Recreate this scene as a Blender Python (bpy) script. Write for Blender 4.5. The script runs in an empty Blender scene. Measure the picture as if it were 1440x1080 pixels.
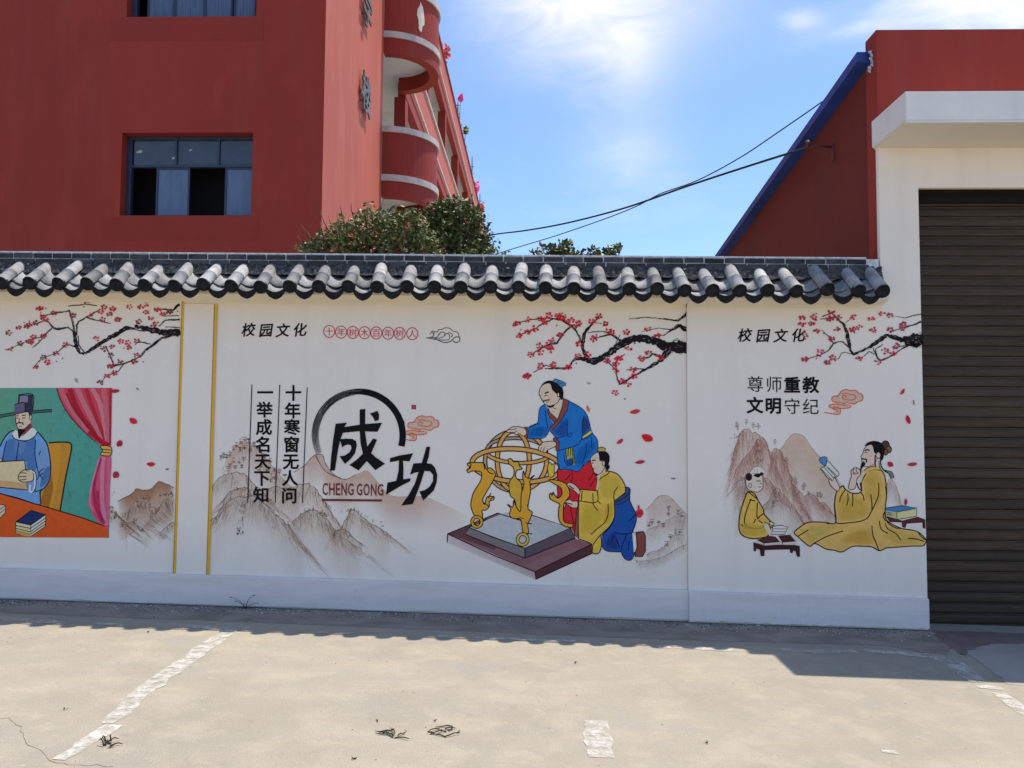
import bpy, bmesh, math, random
from mathutils import Vector, Matrix
from mathutils.geometry import tessellate_polygon

sc = bpy.context.scene
COL = sc.collection
R = math.radians

# ------------------------------------------------------------------ camera
CAM_F = 1090.0
_p, _y, _r = R(3.2), R(-1.5), R(0.4)
_F = Vector((math.sin(_y) * math.cos(_p), math.cos(_y) * math.cos(_p), math.sin(_p)))
_r0 = Vector((math.cos(_y), -math.sin(_y), 0)); _u0 = _r0.cross(_F)
_U = _u0 * math.cos(_r) - _r0 * math.sin(_r)
_R = _r0 * math.cos(_r) + _u0 * math.sin(_r)
EYE = Vector((0, 0, 1.6))
cd = bpy.data.cameras.new('camera'); cam = bpy.data.objects.new('camera', cd); COL.objects.link(cam)
cd.sensor_width = 36; cd.lens = 36 * CAM_F / 1440; cd.clip_start = 0.05; cd.clip_end = 3000
M = Matrix((_R, _U, -_F)).transposed().to_4x4(); M.translation = EYE
cam.matrix_world = M
sc.camera = cam
sc.cycles.transparent_max_bounces = 64

# ------------------------------------------------------------------ light
SUN = Vector((0.275, 0.182, 1.0)).normalized()
EXPOSURE = 0.66
sl = bpy.data.lights.new('sun', 'SUN'); sl.energy = 3.7; sl.angle = R(0.5); sl.color = (1.0, 0.925, 0.82)
so = bpy.data.objects.new('sun', sl); COL.objects.link(so)
so.rotation_euler = (-SUN).to_track_quat('-Z', 'Y').to_euler(); so.location = (6, 5, 20)
sc.view_settings.view_transform = 'Standard'; sc.view_settings.look = 'None'
sc.view_settings.gamma = 1; sc.view_settings.exposure = EXPOSURE
sc.view_settings.use_curve_mapping = False

def ray(x, y):
    return _F * CAM_F + _R * (x - 720) - _U * (y - 540)
def at(x, y, Y=None, X=None, Z=None):
    """world point of a photo measurement on a plane of known depth / side / height"""
    d = ray(x, y)
    t = Y / d.y if Y is not None else (X / d.x if X is not None else (Z - 1.6) / d.z)
    return EYE + d * t

w = bpy.data.worlds.new('World'); sc.world = w; w.use_nodes = True
nt = w.node_tree; nt.nodes.clear()
def N(nt, t, **k):
    n = nt.nodes.new(t)
    for a, v in k.items(): setattr(n, a, v)
    return n
sky = N(nt, 'ShaderNodeTexSky', sky_type='NISHITA', sun_disc=False)
sky.sun_elevation = math.asin(SUN.z); sky.sun_rotation = math.atan2(SUN.x, SUN.y)
sky.air_density = 1.0; sky.dust_density = 0.6; sky.ozone_density = 1.6
bg = N(nt, 'ShaderNodeBackground'); bg.inputs[1].default_value = 0.14
wo = N(nt, 'ShaderNodeOutputWorld')
tc = N(nt, 'ShaderNodeTexCoord')
def math_(op, a, b=None, c=None, clamp=False):
    n = N(nt, 'ShaderNodeMath', operation=op, use_clamp=clamp)
    for i, v in enumerate((a, b, c)):
        if v is None: continue
        if isinstance(v, (int, float)): n.inputs[i].default_value = v
        else: nt.links.new(v, n.inputs[i])
    return n.outputs[0]
def noise(scale, detail=6, rough=0.6, vec=None, dist=0.0):
    n = N(nt, 'ShaderNodeTexNoise'); n.inputs['Scale'].default_value = scale
    n.inputs['Detail'].default_value = detail; n.inputs['Roughness'].default_value = rough
    n.inputs['Distortion'].default_value = dist
    nt.links.new(vec or tc.outputs['Generated'], n.inputs['Vector']); return n.outputs['Fac']
mp = N(nt, 'ShaderNodeMapping'); mp.inputs['Scale'].default_value = (1.0, 1.5, 2.6)
mp.inputs['Rotation'].default_value = (0.3, 0.2, 0.5)
nt.links.new(tc.outputs['Generated'], mp.inputs['Vector'])
n1 = noise(2.4, 9, 0.58, mp.outputs[0], 0.25)
n2 = noise(11.0, 8, 0.6, mp.outputs[0], 0.6)
total = None
for (px, py, sx, sy, amp) in [(850, -20, .135, .085, .85), (790, 30, .080, .045, .45), (885, 85, .050, .050, .5), (885, 212, .055, .035, .34),
                              (1350, 5, .085, .030, .95), (1128, 34, .022, .012, .50), (1195, 50, .045, .009, .42), (1430, 22, .06, .022, .5)]:
    d = ray(px, py).normalized()
    rt = Vector((d.y, -d.x, 0)).normalized(); up = rt.cross(d)
    def dot(v):
        n = N(nt, 'ShaderNodeVectorMath', operation='DOT_PRODUCT'); nt.links.new(tc.outputs['Generated'], n.inputs[0])
        n.inputs[1].default_value = v; return n.outputs['Value']
    a = math_('DIVIDE', math_('ADD', dot(rt), math_('MULTIPLY', math_('SUBTRACT', n2, .5), .05)), sx)
    b = math_('DIVIDE', math_('ADD', dot(up), math_('MULTIPLY', math_('SUBTRACT', n1, .5), .08)), sy)
    q = math_('ADD', math_('MULTIPLY', a, a), math_('MULTIPLY', b, b))
    g = math_('MULTIPLY', math_('EXPONENT', math_('MULTIPLY', q, -1.0)), amp)
    g = math_('MULTIPLY', g, math_('GREATER_THAN', dot(d), 0.0))
    total = g if total is None else math_('ADD', total, g)
# blobs broken up by noise, plus scattered cloud thickened to whiten the shade
wisp = math_('MULTIPLY_ADD', n2, 1.5, -0.15, True)
local = math_('MULTIPLY', total, math_('MULTIPLY_ADD', wisp, .85, .28))
wide = math_('MULTIPLY', math_('MULTIPLY_ADD', n1, 3.6, -1.85, True), .30)
cloud = math_('ADD', local, wide, clamp=True)
mix = N(nt, 'ShaderNodeMix', data_type='RGBA')
nt.links.new(cloud, mix.inputs['Factor'])
tint = N(nt, 'ShaderNodeMix', data_type='RGBA', blend_type='MULTIPLY'); tint.inputs['Factor'].default_value = 1
nt.links.new(sky.outputs[0], tint.inputs[6]); tint.inputs[7].default_value = (.75, .86, .99, 1)
nt.links.new(tint.outputs[2], mix.inputs[6]); mix.inputs[7].default_value = (4.9, 4.9, 4.95, 1)
nt.links.new(mix.outputs[2], bg.inputs[0]); nt.links.new(bg.outputs[0], wo.inputs[0])

# ------------------------------------------------------------------ helpers
W = {}                                   # world position of every parent
def org(parent): return W[parent] if parent else Vector((0, 0, 0))
def empty(name, loc, label=None, cat=None, group=None):
    o = bpy.data.objects.new(name, None); COL.objects.link(o); o.location = loc; o.empty_display_size = .2
    W[o] = Vector(loc); tag(o, label, cat, group); return o
def tag(o, label=None, cat=None, group=None, kind=None):
    if label: o['label'] = label
    if cat: o['category'] = cat
    if group: o['group'] = group
    if kind: o['kind'] = kind
    return o
class MB:
    def __init__(s): s.v = []; s.f = []; s.m = []; s.sm = []
    def add(s, vs, fs, mi=0, smooth=False):
        b = len(s.v); s.v += [Vector(v) for v in vs]
        for f in fs: s.f.append([b + i for i in f]); s.m.append(mi); s.sm.append(smooth)
        return s
    def box(s, a, b, mi=0):
        x0, y0, z0 = a; x1, y1, z1 = b
        return s.add([(x0,y0,z0),(x1,y0,z0),(x1,y1,z0),(x0,y1,z0),(x0,y0,z1),(x1,y0,z1),(x1,y1,z1),(x0,y1,z1)],
              [(0,3,2,1),(4,5,6,7),(0,1,5,4),(1,2,6,5),(2,3,7,6),(3,0,4,7)], mi)
    def loft(s, rings, mi=0, cap=True, smooth=False, closed=True):
        n = len(rings[0]); vs = [v for r in rings for v in r]; fs = []
        for i in range(len(rings) - 1):
            for j in range(n if closed else n - 1):
                k = (j + 1) % n
                fs.append((i*n+j, i*n+k, (i+1)*n+k, (i+1)*n+j))
        b = len(s.v); s.add(vs, fs, mi, smooth)
        if cap and closed:
            s.f.append([b + j for j in reversed(range(n))]); s.m.append(mi); s.sm.append(False)
            s.f.append([b + (len(rings)-1)*n + j for j in range(n)]); s.m.append(mi); s.sm.append(False)
        return s
    def tube(s, pts, rad, n=6, mi=0):
        pts = [Vector(p) for p in pts]; rings = []
        for i, p in enumerate(pts):
            t = (pts[min(i+1, len(pts)-1)] - pts[max(i-1, 0)]).normalized()
            a = t.cross(Vector((0, 0, 1)));
            if a.length < .05: a = t.cross(Vector((1, 0, 0)))
            a.normalize(); b = t.cross(a)
            rr = rad[i] if isinstance(rad, (list, tuple)) else rad
            rings.append([p + (a*math.cos(2*math.pi*k/n) + b*math.sin(2*math.pi*k/n))*rr for k in range(n)])
        return s.loft(rings, mi, True, True)
    def mesh(s, name, mats, off=Vector((0,0,0))):
        me = bpy.data.meshes.new(name); me.from_pydata([v - off for v in s.v], [], s.f)
        for m in mats: me.materials.append(m)
        me.polygons.foreach_set('material_index', s.m); me.polygons.foreach_set('use_smooth', s.sm)
        me.update(); return me
    def build(s, name, mats, parent=None, fixn=True):
        if not isinstance(mats, (list, tuple)): mats = [mats]
        me = s.mesh(name, mats, org(parent))
        if fixn:
            bm = bmesh.new(); bm.from_mesh(me); bmesh.ops.recalc_face_normals(bm, faces=bm.faces); bm.to_mesh(me); bm.free()
        o = bpy.data.objects.new(name, me); COL.objects.link(o)
        if parent: o.parent = parent
        W[o] = org(parent); return o
def inst(name, me, pos, parent, rot=None):
    o = bpy.data.objects.new(name, me); COL.objects.link(o); o.parent = parent
    o.location = Vector(pos) - org(parent)
    if rot: o.rotation_euler = rot
    W[o] = Vector(pos); return o
def bevel(o, wd, seg=1):
    bm = bmesh.new(); bm.from_mesh(o.data)
    bmesh.ops.bevel(bm, geom=list(bm.edges), offset=wd, segments=seg, affect='EDGES', clamp_overlap=True)
    bm.to_mesh(o.data); bm.free(); return o

# ------------------------------------------------------------------ materials
def mat(name, col, rough=.75, col2=None, scale=3.0, fac=(.4, .6), bump=0.0, bscale=60, detail=6, spec=.35, stretch=None, metal=0,
        col3=None, scale3=12, fac3=(.55, .7), coat=0, object_space=True):
    m = bpy.data.materials.new(name); m.use_nodes = True; t = m.node_tree; b = t.nodes['Principled BSDF']
    b.inputs['Roughness'].default_value = rough; b.inputs['Specular IOR Level'].default_value = spec; b.inputs['Metallic'].default_value = metal
    if coat: b.inputs['Coat Weight'].default_value = coat; b.inputs['Coat Roughness'].default_value = .2
    c4 = lambda c: (c[0], c[1], c[2], 1)
    b.inputs['Base Color'].default_value = c4(col)
    geo = t.nodes.new('ShaderNodeNewGeometry'); mp = t.nodes.new('ShaderNodeMapping')
    t.links.new(geo.outputs['Position'], mp.inputs[0])
    if stretch: mp.inputs['Scale'].default_value = stretch
    out = None
    def layer(prev, c, sc_, f, det=detail):
        n = t.nodes.new('ShaderNodeTexNoise'); n.inputs['Scale'].default_value = sc_; n.inputs['Detail'].default_value = det; n.inputs['Roughness'].default_value = .62
        t.links.new(mp.outputs[0], n.inputs[0])
        r = t.nodes.new('ShaderNodeMapRange'); r.inputs[1].default_value = f[0]; r.inputs[2].default_value = f[1]; t.links.new(n.outputs['Fac'], r.inputs[0])
        x = t.nodes.new('ShaderNodeMix'); x.data_type = 'RGBA'; t.links.new(r.outputs[0], x.inputs['Factor'])
        if prev is None: x.inputs[6].default_value = c4(col)
        else: t.links.new(prev, x.inputs[6])
        x.inputs[7].default_value = c4(c); return x.outputs[2]
    if col2: out = layer(None, col2, scale, fac)
    if col3: out = layer(out, col3, scale3, fac3)
    if out: t.links.new(out, b.inputs['Base Color'])
    if bump:
        n = t.nodes.new('ShaderNodeTexNoise'); n.inputs['Scale'].default_value = bscale; n.inputs['Detail'].default_value = 5
        t.links.new(geo.outputs['Position'], n.inputs[0])
        bp = t.nodes.new('ShaderNodeBump'); bp.inputs['Strength'].default_value = bump; bp.inputs['Distance'].default_value = .01
        t.links.new(n.outputs['Fac'], bp.inputs['Height']); t.links.new(bp.outputs[0], b.inputs['Normal'])
    return m

m_wall = mat('white_wall_paint', (.86, .765, .665), .8, (.83, .735, .64), 1.1, (.35, .65), .12, 35, col3=(.865, .775, .675), scale3=7)
m_plinth = mat('pale_blue_grey_paint', (.79, .70, .655), .8, (.72, .64, .60), 2.5, (.4, .62), .25, 45, stretch=(1, 1, 6), col3=(.46, .43, .45), scale3=16, fac3=(.64, .8))
m_cream = mat('cream_paint', (.82, .73, .56), .8, (.76, .70, .57), 3, (.4, .6), .15, 40)
m_creamw = mat('bounce_tinted_cream', (.72, .65, .52), .8, (.70, .64, .54), 1.5, (.35, .65), .12, 35)  # cream stands in for warm ground bounce under the canopy
m_endred = mat('pale_salmon_paint', (.50, .115, .066), .7, (.45, .098, .058), .45, (.38, .62), .10, 18, col3=(.53, .135, .08), scale3=1.6, fac3=(.5, .72), stretch=(1, 1, .35))  # paler than the red masonry; end wall and corridor fronts
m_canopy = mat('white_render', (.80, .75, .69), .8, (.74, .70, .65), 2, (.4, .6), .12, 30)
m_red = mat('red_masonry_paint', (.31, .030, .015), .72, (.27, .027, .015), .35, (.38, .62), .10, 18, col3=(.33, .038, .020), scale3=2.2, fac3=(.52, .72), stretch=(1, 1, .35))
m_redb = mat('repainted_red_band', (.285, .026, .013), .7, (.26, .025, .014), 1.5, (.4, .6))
m_redd = mat('shade_darkened_red', (.15, .019, .010), .7, (.12, .016, .009), .7, (.38, .6), .08, 18)  # shade put into the red of the shed side turned from the sun
m_coping = mat('pale_coping_render', (.55, .50, .46), .8, (.42, .38, .35), 4, (.45, .65), .2, 25)
m_soffit = mat('white_soffit_paint', (.80, .79, .74), .85, (.7, .69, .64), 1.2, (.45, .65))
m_inner = mat('grey_corridor_paint', (.62, .65, .66), .8, (.55, .57, .58), 1.2, (.4, .6))
m_frame = mat('dark_blue_window_frame', (.018, .026, .06), .4, (.03, .036, .07), 5, spec=.5)
m_glass = mat('window_glass', (.03, .035, .045), .08, (.045, .05, .06), 3, spec=.8)
m_curt = mat('blue_grey_window_film', (.10, .15, .25), .35, (.08, .12, .20), 3, (.4, .6), stretch=(3, 3, .5), spec=.5)
m_skypane = mat('sky_reflecting_pane', (.055, .085, .17), .5, (.10, .14, .21), 6, (.42, .58), stretch=(6, 1, .3))  # blue of the reflected sky put into the pane colour
m_void = mat('dark_room_interior', (.008, .008, .01), .9)
m_paper = mat('torn_paper', (.45, .43, .40), .8)
m_tile = mat('weathered_grey_roof_tile', (.25, .24, .23), .8, (.38, .37, .355), 9, (.38, .62), .5, 70, col3=(.44, .43, .41), scale3=38, fac3=(.55, .72), spec=.15)
m_tiled = mat('dark_painted_tile', (.013, .0125, .012), .7, (.026, .025, .024), 20, (.45, .65), .4, 80, spec=.12)
m_ridge = mat('dark_glazed_ridge_brick', (.026, .026, .032), .55, (.052, .050, .056), 7, (.4, .62), .3, 60, col3=(.20, .20, .21), scale3=55, fac3=(.66, .8), spec=.2)
m_mort = mat('pale_mortar', (.66, .66, .68), .85, (.45, .45, .49), 22, (.45, .62), .5, 90)
m_mortd = mat('dark_rough_mortar', (.038, .035, .035), .9, (.10, .095, .092), 30, (.42, .62), .9, 60, col3=(.22, .22, .24), scale3=60, fac3=(.6, .75))
m_slat = mat('brown_shutter_metal', (.058, .036, .020), .55, (.044, .028, .016), 1.3, (.4, .6), .1, 30, stretch=(1, 1, 9), col3=(.075, .048, .028), scale3=5, fac3=(.5, .7), metal=.1, spec=.3)
m_blue = mat('blue_roof_sheet', (.010, .055, .30), .45, (.008, .035, .18), 3, (.4, .6), spec=.4)
m_wire = mat('black_cable', (.012, .012, .014), .6)
m_metal = mat('rusty_bracket', (.12, .03, .02), .6)
m_letter = mat('brushed_pale_metal', (.20, .185, .15), .42, (.10, .09, .075), 30, (.45, .6), spec=.5, metal=.35)
m_conc = mat('warm_beige_concrete', (.35, .31, .235), .88, (.335, .305, .25), .55, (.36, .62), .6, 110, col3=(.39, .345, .26), scale3=2.4, fac3=(.5, .72), stretch=(.7, 1.4, 1), spec=.2)  # one warm beige concrete for the whole ground
m_apron = mat('grey_gutter_concrete', (.32, .265, .215), .9, (.22, .18, .145), 3.5, (.38, .62), .6, 60, col3=(.42, .40, .39), scale3=55, fac3=(.62, .75), stretch=(.8, 1.2, 1), spec=.2)
m_patch = mat('smooth_grey_screed', (.38, .335, .295), .85, (.32, .285, .25), 2.5, (.4, .62), .3, 70)
m_damp = mat('damp_brown_stain', (.17, .115, .10), .8, (.22, .16, .14), 4, (.4, .62), .4, 70)
m_twig = mat('dry_twig', (.035, .025, .018), .9)
m_bark = mat('grey_bark', (.10, .075, .055), .9, (.06, .045, .035), 14, (.4, .6), .5, 40)
def leafmat(name, a, b2):
    m = mat(name, a, .55, b2, 2.6, (.4, .6), spec=.4); return m
m_leafa = leafmat('dark_green_leaf', (.055, .085, .025), (.09, .125, .038))
m_leafb = leafmat('olive_green_leaf', (.14, .165, .050), (.21, .225, .085))
m_leafc = leafmat('dry_leaf', (.16, .125, .07), (.12, .10, .05))
m_pink = mat('pink_blossom', (.75, .12, .35), .7); m_redfl = mat('red_blossom', (.6, .08, .09), .7)
m_pot = mat('dark_pole', (.05, .03, .05), .6)

# extra: fine dirt specks and dark pits for the concrete, and thin trowel streaks
def enrich_concrete(m):
    t = m.node_tree; b = t.nodes['Principled BSDF']; src = b.inputs['Base Color'].links[0].from_socket
    geo = t.nodes.new('ShaderNodeNewGeometry')
    def lay(prev, scale, st, f, c, amt, kind='noise', det=4):
        mp = t.nodes.new('ShaderNodeMapping'); mp.inputs['Scale'].default_value = st; t.links.new(geo.outputs['Position'], mp.inputs[0])
        n = t.nodes.new('ShaderNodeTexNoise'); n.inputs['Scale'].default_value = scale; n.inputs['Detail'].default_value = det; n.inputs['Roughness'].default_value = .65
        t.links.new(mp.outputs[0], n.inputs[0])
        r = t.nodes.new('ShaderNodeMapRange'); r.inputs[1].default_value = f[0]; r.inputs[2].default_value = f[1]; r.inputs[4].default_value = amt
        t.links.new(n.outputs['Fac'], r.inputs[0])
        x = t.nodes.new('ShaderNodeMix'); x.data_type = 'RGBA'; t.links.new(r.outputs[0], x.inputs['Factor']); t.links.new(prev, x.inputs[6]); x.inputs[7].default_value = (*c, 1)
        return x.outputs[2]
    o = lay(src, .9, (1, 1, 1), (.43, .60), (.28, .255, .21), .65, det=9)
    o = lay(o, 3.2, (1, 1, 1), (.48, .62), (.42, .37, .275), .55, det=8)
    o = lay(o, 90, (1, 1, 1), (.56, .70), (.24, .19, .14), .6)
    o = lay(o, 240, (1, 1, 1), (.50, .72), (.27, .23, .17), .5)
    o = lay(o, 5, (.35, 3.5, 1), (.48, .66), (.33, .28, .21), .6, det=8)
    o = lay(o, 7, (1, 1, 1), (.62, .70), (.27, .23, .18), .55, det=9)
    o = lay(o, 1.3, (1, 1, 1), (.58, .70), (.30, .28, .25), .75, det=7)
    o = lay(o, 26, (.5, 1.6, 1), (.60, .75), (.46, .41, .32), .6)
    t.links.new(o, b.inputs['Base Color'])
enrich_concrete(m_conc)

def streaks(m, c, amt=.5):
    """rain streaks: noise stretched down the wall"""
    t = m.node_tree; b = t.nodes['Principled BSDF']; src = b.inputs['Base Color'].links[0].from_socket
    geo = t.nodes.new('ShaderNodeNewGeometry'); mp = t.nodes.new('ShaderNodeMapping'); mp.inputs['Scale'].default_value = (5, 5, .35)
    t.links.new(geo.outputs['Position'], mp.inputs[0])
    n = t.nodes.new('ShaderNodeTexNoise'); n.inputs['Scale'].default_value = 1.0; n.inputs['Detail'].default_value = 7; t.links.new(mp.outputs[0], n.inputs[0])
    r = t.nodes.new('ShaderNodeMapRange'); r.inputs[1].default_value = .52; r.inputs[2].default_value = .72; r.inputs[4].default_value = amt
    t.links.new(n.outputs['Fac'], r.inputs[0])
    x = t.nodes.new('ShaderNodeMix'); x.data_type = 'RGBA'; t.links.new(r.outputs[0], x.inputs['Factor']); t.links.new(src, x.inputs[6]); x.inputs[7].default_value = (*c, 1)
    t.links.new(x.outputs[2], b.inputs['Base Color'])
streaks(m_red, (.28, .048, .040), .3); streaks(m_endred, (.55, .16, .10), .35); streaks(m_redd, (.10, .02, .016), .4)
streaks(m_wall, (.74, .66, .59), .4); streaks(m_canopy, (.50, .50, .50), .35)

# mural paint: one flat paint whose colour and coverage ride on the painted shapes
m_paint = bpy.data.materials.new('mural_paint'); m_paint.use_nodes = True
t = m_paint.node_tree; b = t.nodes['Principled BSDF']; b.inputs['Roughness'].default_value = .75; b.inputs['Specular IOR Level'].default_value = .12
ca = t.nodes.new('ShaderNodeVertexColor'); ca.layer_name = 'Col'
geo = t.nodes.new('ShaderNodeNewGeometry'); nn = t.nodes.new('ShaderNodeTexNoise'); nn.inputs['Scale'].default_value = 22; nn.inputs['Detail'].default_value = 6
t.links.new(geo.outputs['Position'], nn.inputs[0])
mr = t.nodes.new('ShaderNodeMapRange'); mr.inputs[1].default_value = .3; mr.inputs[2].default_value = .7; mr.inputs[3].default_value = .92; mr.inputs[4].default_value = 1.06
t.links.new(nn.outputs['Fac'], mr.inputs[0])
mx = t.nodes.new('ShaderNodeVectorMath'); mx.operation = 'SCALE'; t.links.new(ca.outputs['Color'], mx.inputs[0]); t.links.new(mr.outputs[0], mx.inputs['Scale'])
t.links.new(mx.outputs[0], b.inputs['Base Color']); t.links.new(ca.outputs['Alpha'], b.inputs['Alpha'])

def vary(m, lo, hi):
    """each piece a little lighter or darker than its neighbour"""
    t = m.node_tree; b = t.nodes['Principled BSDF']; src = b.inputs['Base Color'].links[0].from_socket
    oi = t.nodes.new('ShaderNodeObjectInfo'); r = t.nodes.new('ShaderNodeMapRange'); r.inputs[3].default_value = lo; r.inputs[4].default_value = hi
    t.links.new(oi.outputs['Random'], r.inputs[0]); x = t.nodes.new('ShaderNodeVectorMath'); x.operation = 'SCALE'
    t.links.new(src, x.inputs[0]); t.links.new(r.outputs[0], x.inputs['Scale']); t.links.new(x.outputs[0], b.inputs['Base Color'])
vary(m_tile, .62, 1.22); vary(m_ridge, .6, 1.8); vary(m_slat, .82, 1.18)
# ------------------------------------------------------------------ ground
def gz(x): return .010 - .0195 * max(-12, min(12, x))
g = MB(); xs = [-400, -12, -6, 0, 6, 12, 400]
g.add([(x, y, gz(x)) for y in (-400, 0, 8, 400) for x in xs],
      [(j*7+i, j*7+i+1, (j+1)*7+i+1, (j+1)*7+i) for j in range(3) for i in range(6)])
ground = tag(g.build('ground', m_conc), kind='structure')

YW, YR, YP, YPR = 6.64, 6.61, 6.60, 6.575      # wall plane, right section, plinth fronts
def sheet(name, pts, h, m, sub=.0, seed=0):
    """flat irregular sheet lying on the ground, h above it"""
    rnd = random.Random(seed); P = []
    n = len(pts)
    for i in range(n):
        a = Vector(pts[i]); c = Vector(pts[(i+1) % n]); L = (c - a).length
        k = max(1, int(L / .05)) if sub else 1
        for j in range(k):
            p = a.lerp(c, j / k)
            if sub: p += Vector((rnd.gauss(0, sub), rnd.gauss(0, sub)))
            P.append((p.x, p.y, gz(p.x) + h))
    tri = tessellate_polygon([[Vector(p) for p in P]])
    mb = MB(); mb.add(P, tri)
    o = mb.build(name, m, None, False)
    bm = bmesh.new(); bm.from_mesh(o.data); bmesh.ops.recalc_face_normals(bm, faces=bm.faces)
    bm.normal_update()
    for f in bm.faces:
        if f.normal.z < 0: f.normal_flip()
    bm.to_mesh(o.data); bm.free(); return o
def gp(x, y):
    p = at(x, y, Z=0)
    for _ in range(4): p = at(x, y, Z=gz(p.x))
    return (p.x, p.y)
tag(sheet('gutter_strip', [(-9, 6.61), (3.4, 6.61), (3.30, 6.25), gp(1330, 925), gp(1250, 908), gp(950, 900), gp(600, 885), gp(300, 873), gp(0, 862), (-9, 6.22)], .002, m_apron, .006, 3), kind='structure')
tag(sheet('screed_patch', [gp(1378, 903), gp(1404, 899), (4.6, 6.48), (7, 6.4), (7, 4.9), (4.4, 5.0), gp(1415, 962), gp(1391, 941), gp(1359, 918), gp(1367, 911)], .002, m_patch, .01, 4), kind='structure')
tag(sheet('damp_patch', [(3.32, 6.60), (6.7, 6.60), (6.7, 6.45), gp(1400, 905), gp(1378, 910), gp(1362, 916), gp(1357, 922), gp(1351, 920), gp(1330, 905), gp(1320, 899)], .0035, m_damp, .008, 5), kind='structure')

# worn white parking paint
m_line = bpy.data.materials.new('worn_white_line_paint'); m_line.use_nodes = True
t = m_line.node_tree; b = t.nodes['Principled BSDF']; b.inputs['Base Color'].default_value = (.56, .53, .47, 1); b.inputs['Roughness'].default_value = .8
geo = t.nodes.new('ShaderNodeNewGeometry'); n = t.nodes.new('ShaderNodeTexNoise'); n.inputs['Scale'].default_value = 14; n.inputs['Detail'].default_value = 8; n.inputs['Roughness'].default_value = .7
t.links.new(geo.outputs['Position'], n.inputs[0]); r = t.nodes.new('ShaderNodeMapRange'); r.inputs[1].default_value = .36; r.inputs[2].default_value = .60; r.inputs[3].default_value = .05; r.inputs[4].default_value = .9; t.links.new(n.outputs['Fac'], r.inputs[0]); t.links.new(r.outputs[0], b.inputs['Alpha'])
def line(pts, ws, seed=0, jag=.012):
    rnd = random.Random(seed); jl = jr = 0; P = [Vector(gp(*p)) for p in pts]; L = []; Rr = []
    seg = []
    for i in range(len(P) - 1):
        k = max(1, int((P[i+1] - P[i]).length / .035))
        for j in range(k): seg.append((P[i].lerp(P[i+1], j/k), ws[i] + (ws[i+1]-ws[i])*j/k))
    seg.append((P[-1], ws[-1]))
    for i, (p, wd) in enumerate(seg):
        d = (seg[min(i+1, len(seg)-1)][0] - seg[max(i-1, 0)][0]).normalized(); nn_ = Vector((-d.y, d.x))
        jl = jl*.6 + rnd.gauss(0, jag*.55); jr = jr*.6 + rnd.gauss(0, jag*.55)
        L.append(p + nn_ * max(.004, wd/2 + jl)); Rr.append(p - nn_ * max(.004, wd/2 + jr))
    mb = MB(); n_ = len(L)
    mb.add([(p.x, p.y, gz(p.x) + .0035) for p in L + Rr], [(i, i+1, n_+i+1, n_+i) for i in range(n_-1)])
    o = mb.build('parking_line', m_line, None, False)
    for p in o.data.polygons:
        if p.normal.z < 0: o.data.flip_normals(); break
    return tag(o, kind='structure')
line([(333, 882), (285, 913), (240, 945), (195, 978), (163, 1008), (152, 1018)], [.11, .12, .13, .13, .10, .06], 1)
line([(158, 1020), (140, 1032), (110, 1052), (82, 1069)], [.08, .11, .10, .07], 2)
line([(-60, 869), (60, 874), (100, 877)], [.09, .10, .05], 3, .016)
line([(135, 877), (175, 880)], [.05, .05], 4, .016)
line([(238, 880), (262, 882), (300, 883), (350, 885)], [.03, .09, .08, .05], 5, .016)
line([(440, 890), (500, 891)], [.03, .05], 6, .016)
line([(600, 894), (660, 897), (720, 899), (800, 902), (860, 906)], [.04, .05, .05, .06, .04], 7, .016)
line([(925, 910), (985, 912), (1045, 914)], [.05, .075, .07], 8, .008)
line([(1098, 914), (1120, 915)], [.08, .02], 9, .01)
line([(1110, 916), (1150, 917), (1205, 917)], [.05, .08, .07], 10, .01)
line([(1216, 916), (1260, 919), (1318, 924), (1340, 932), (1362, 950), (1374, 960)], [.09, .08, .14, .17, .14, .09], 11, .006)
line([(1374, 966), (1392, 967), (1410, 969)], [.05, .08, .05], 12, .008)
line([(1405, 975), (1425, 990), (1450, 1008)], [.09, .10, .10], 13, .006)
line([(838, 1014), (842, 1040), (846, 1066)], [.13, .14, .11], 14, .012)
line([(1240, 1057), (1262, 1059)], [.03, .05], 15, .015)

# hairline cracks in the slab
m_crack = mat('crack_dirt', (.22, .175, .12), .95)
def crack(pts, seed, wd=.004):
    rnd = random.Random(seed); P = [Vector(gp(*p)) for p in pts]; seg = []
    for i in range(len(P)-1):
        k = max(2, int((P[i+1]-P[i]).length/.04))
        seg += [P[i].lerp(P[i+1], j/k) + Vector((rnd.gauss(0, .008), rnd.gauss(0, .008))) for j in range(k)]
    seg.append(P[-1]); mb = MB(); L = []
    for i, p in enumerate(seg):
        d = (seg[min(i+1, len(seg)-1)] - seg[max(i-1, 0)]).normalized(); nn_ = Vector((-d.y, d.x)) * wd * rnd.uniform(.3, 1)
        L += [p + nn_, p - nn_]
    mb.add([(p.x, p.y, gz(p.x) + .0015) for p in L], [(2*i, 2*i+2, 2*i+3, 2*i+1) for i in range(len(seg)-1)])
    o = mb.build('slab_crack', m_crack, None, False)
    tag(o, kind='structure')
crack([(-40, 1010), (12, 1010), (25, 1020), (35, 1045), (62, 1060), (75, 1073), (160, 1078)], 1, .0022)

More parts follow.
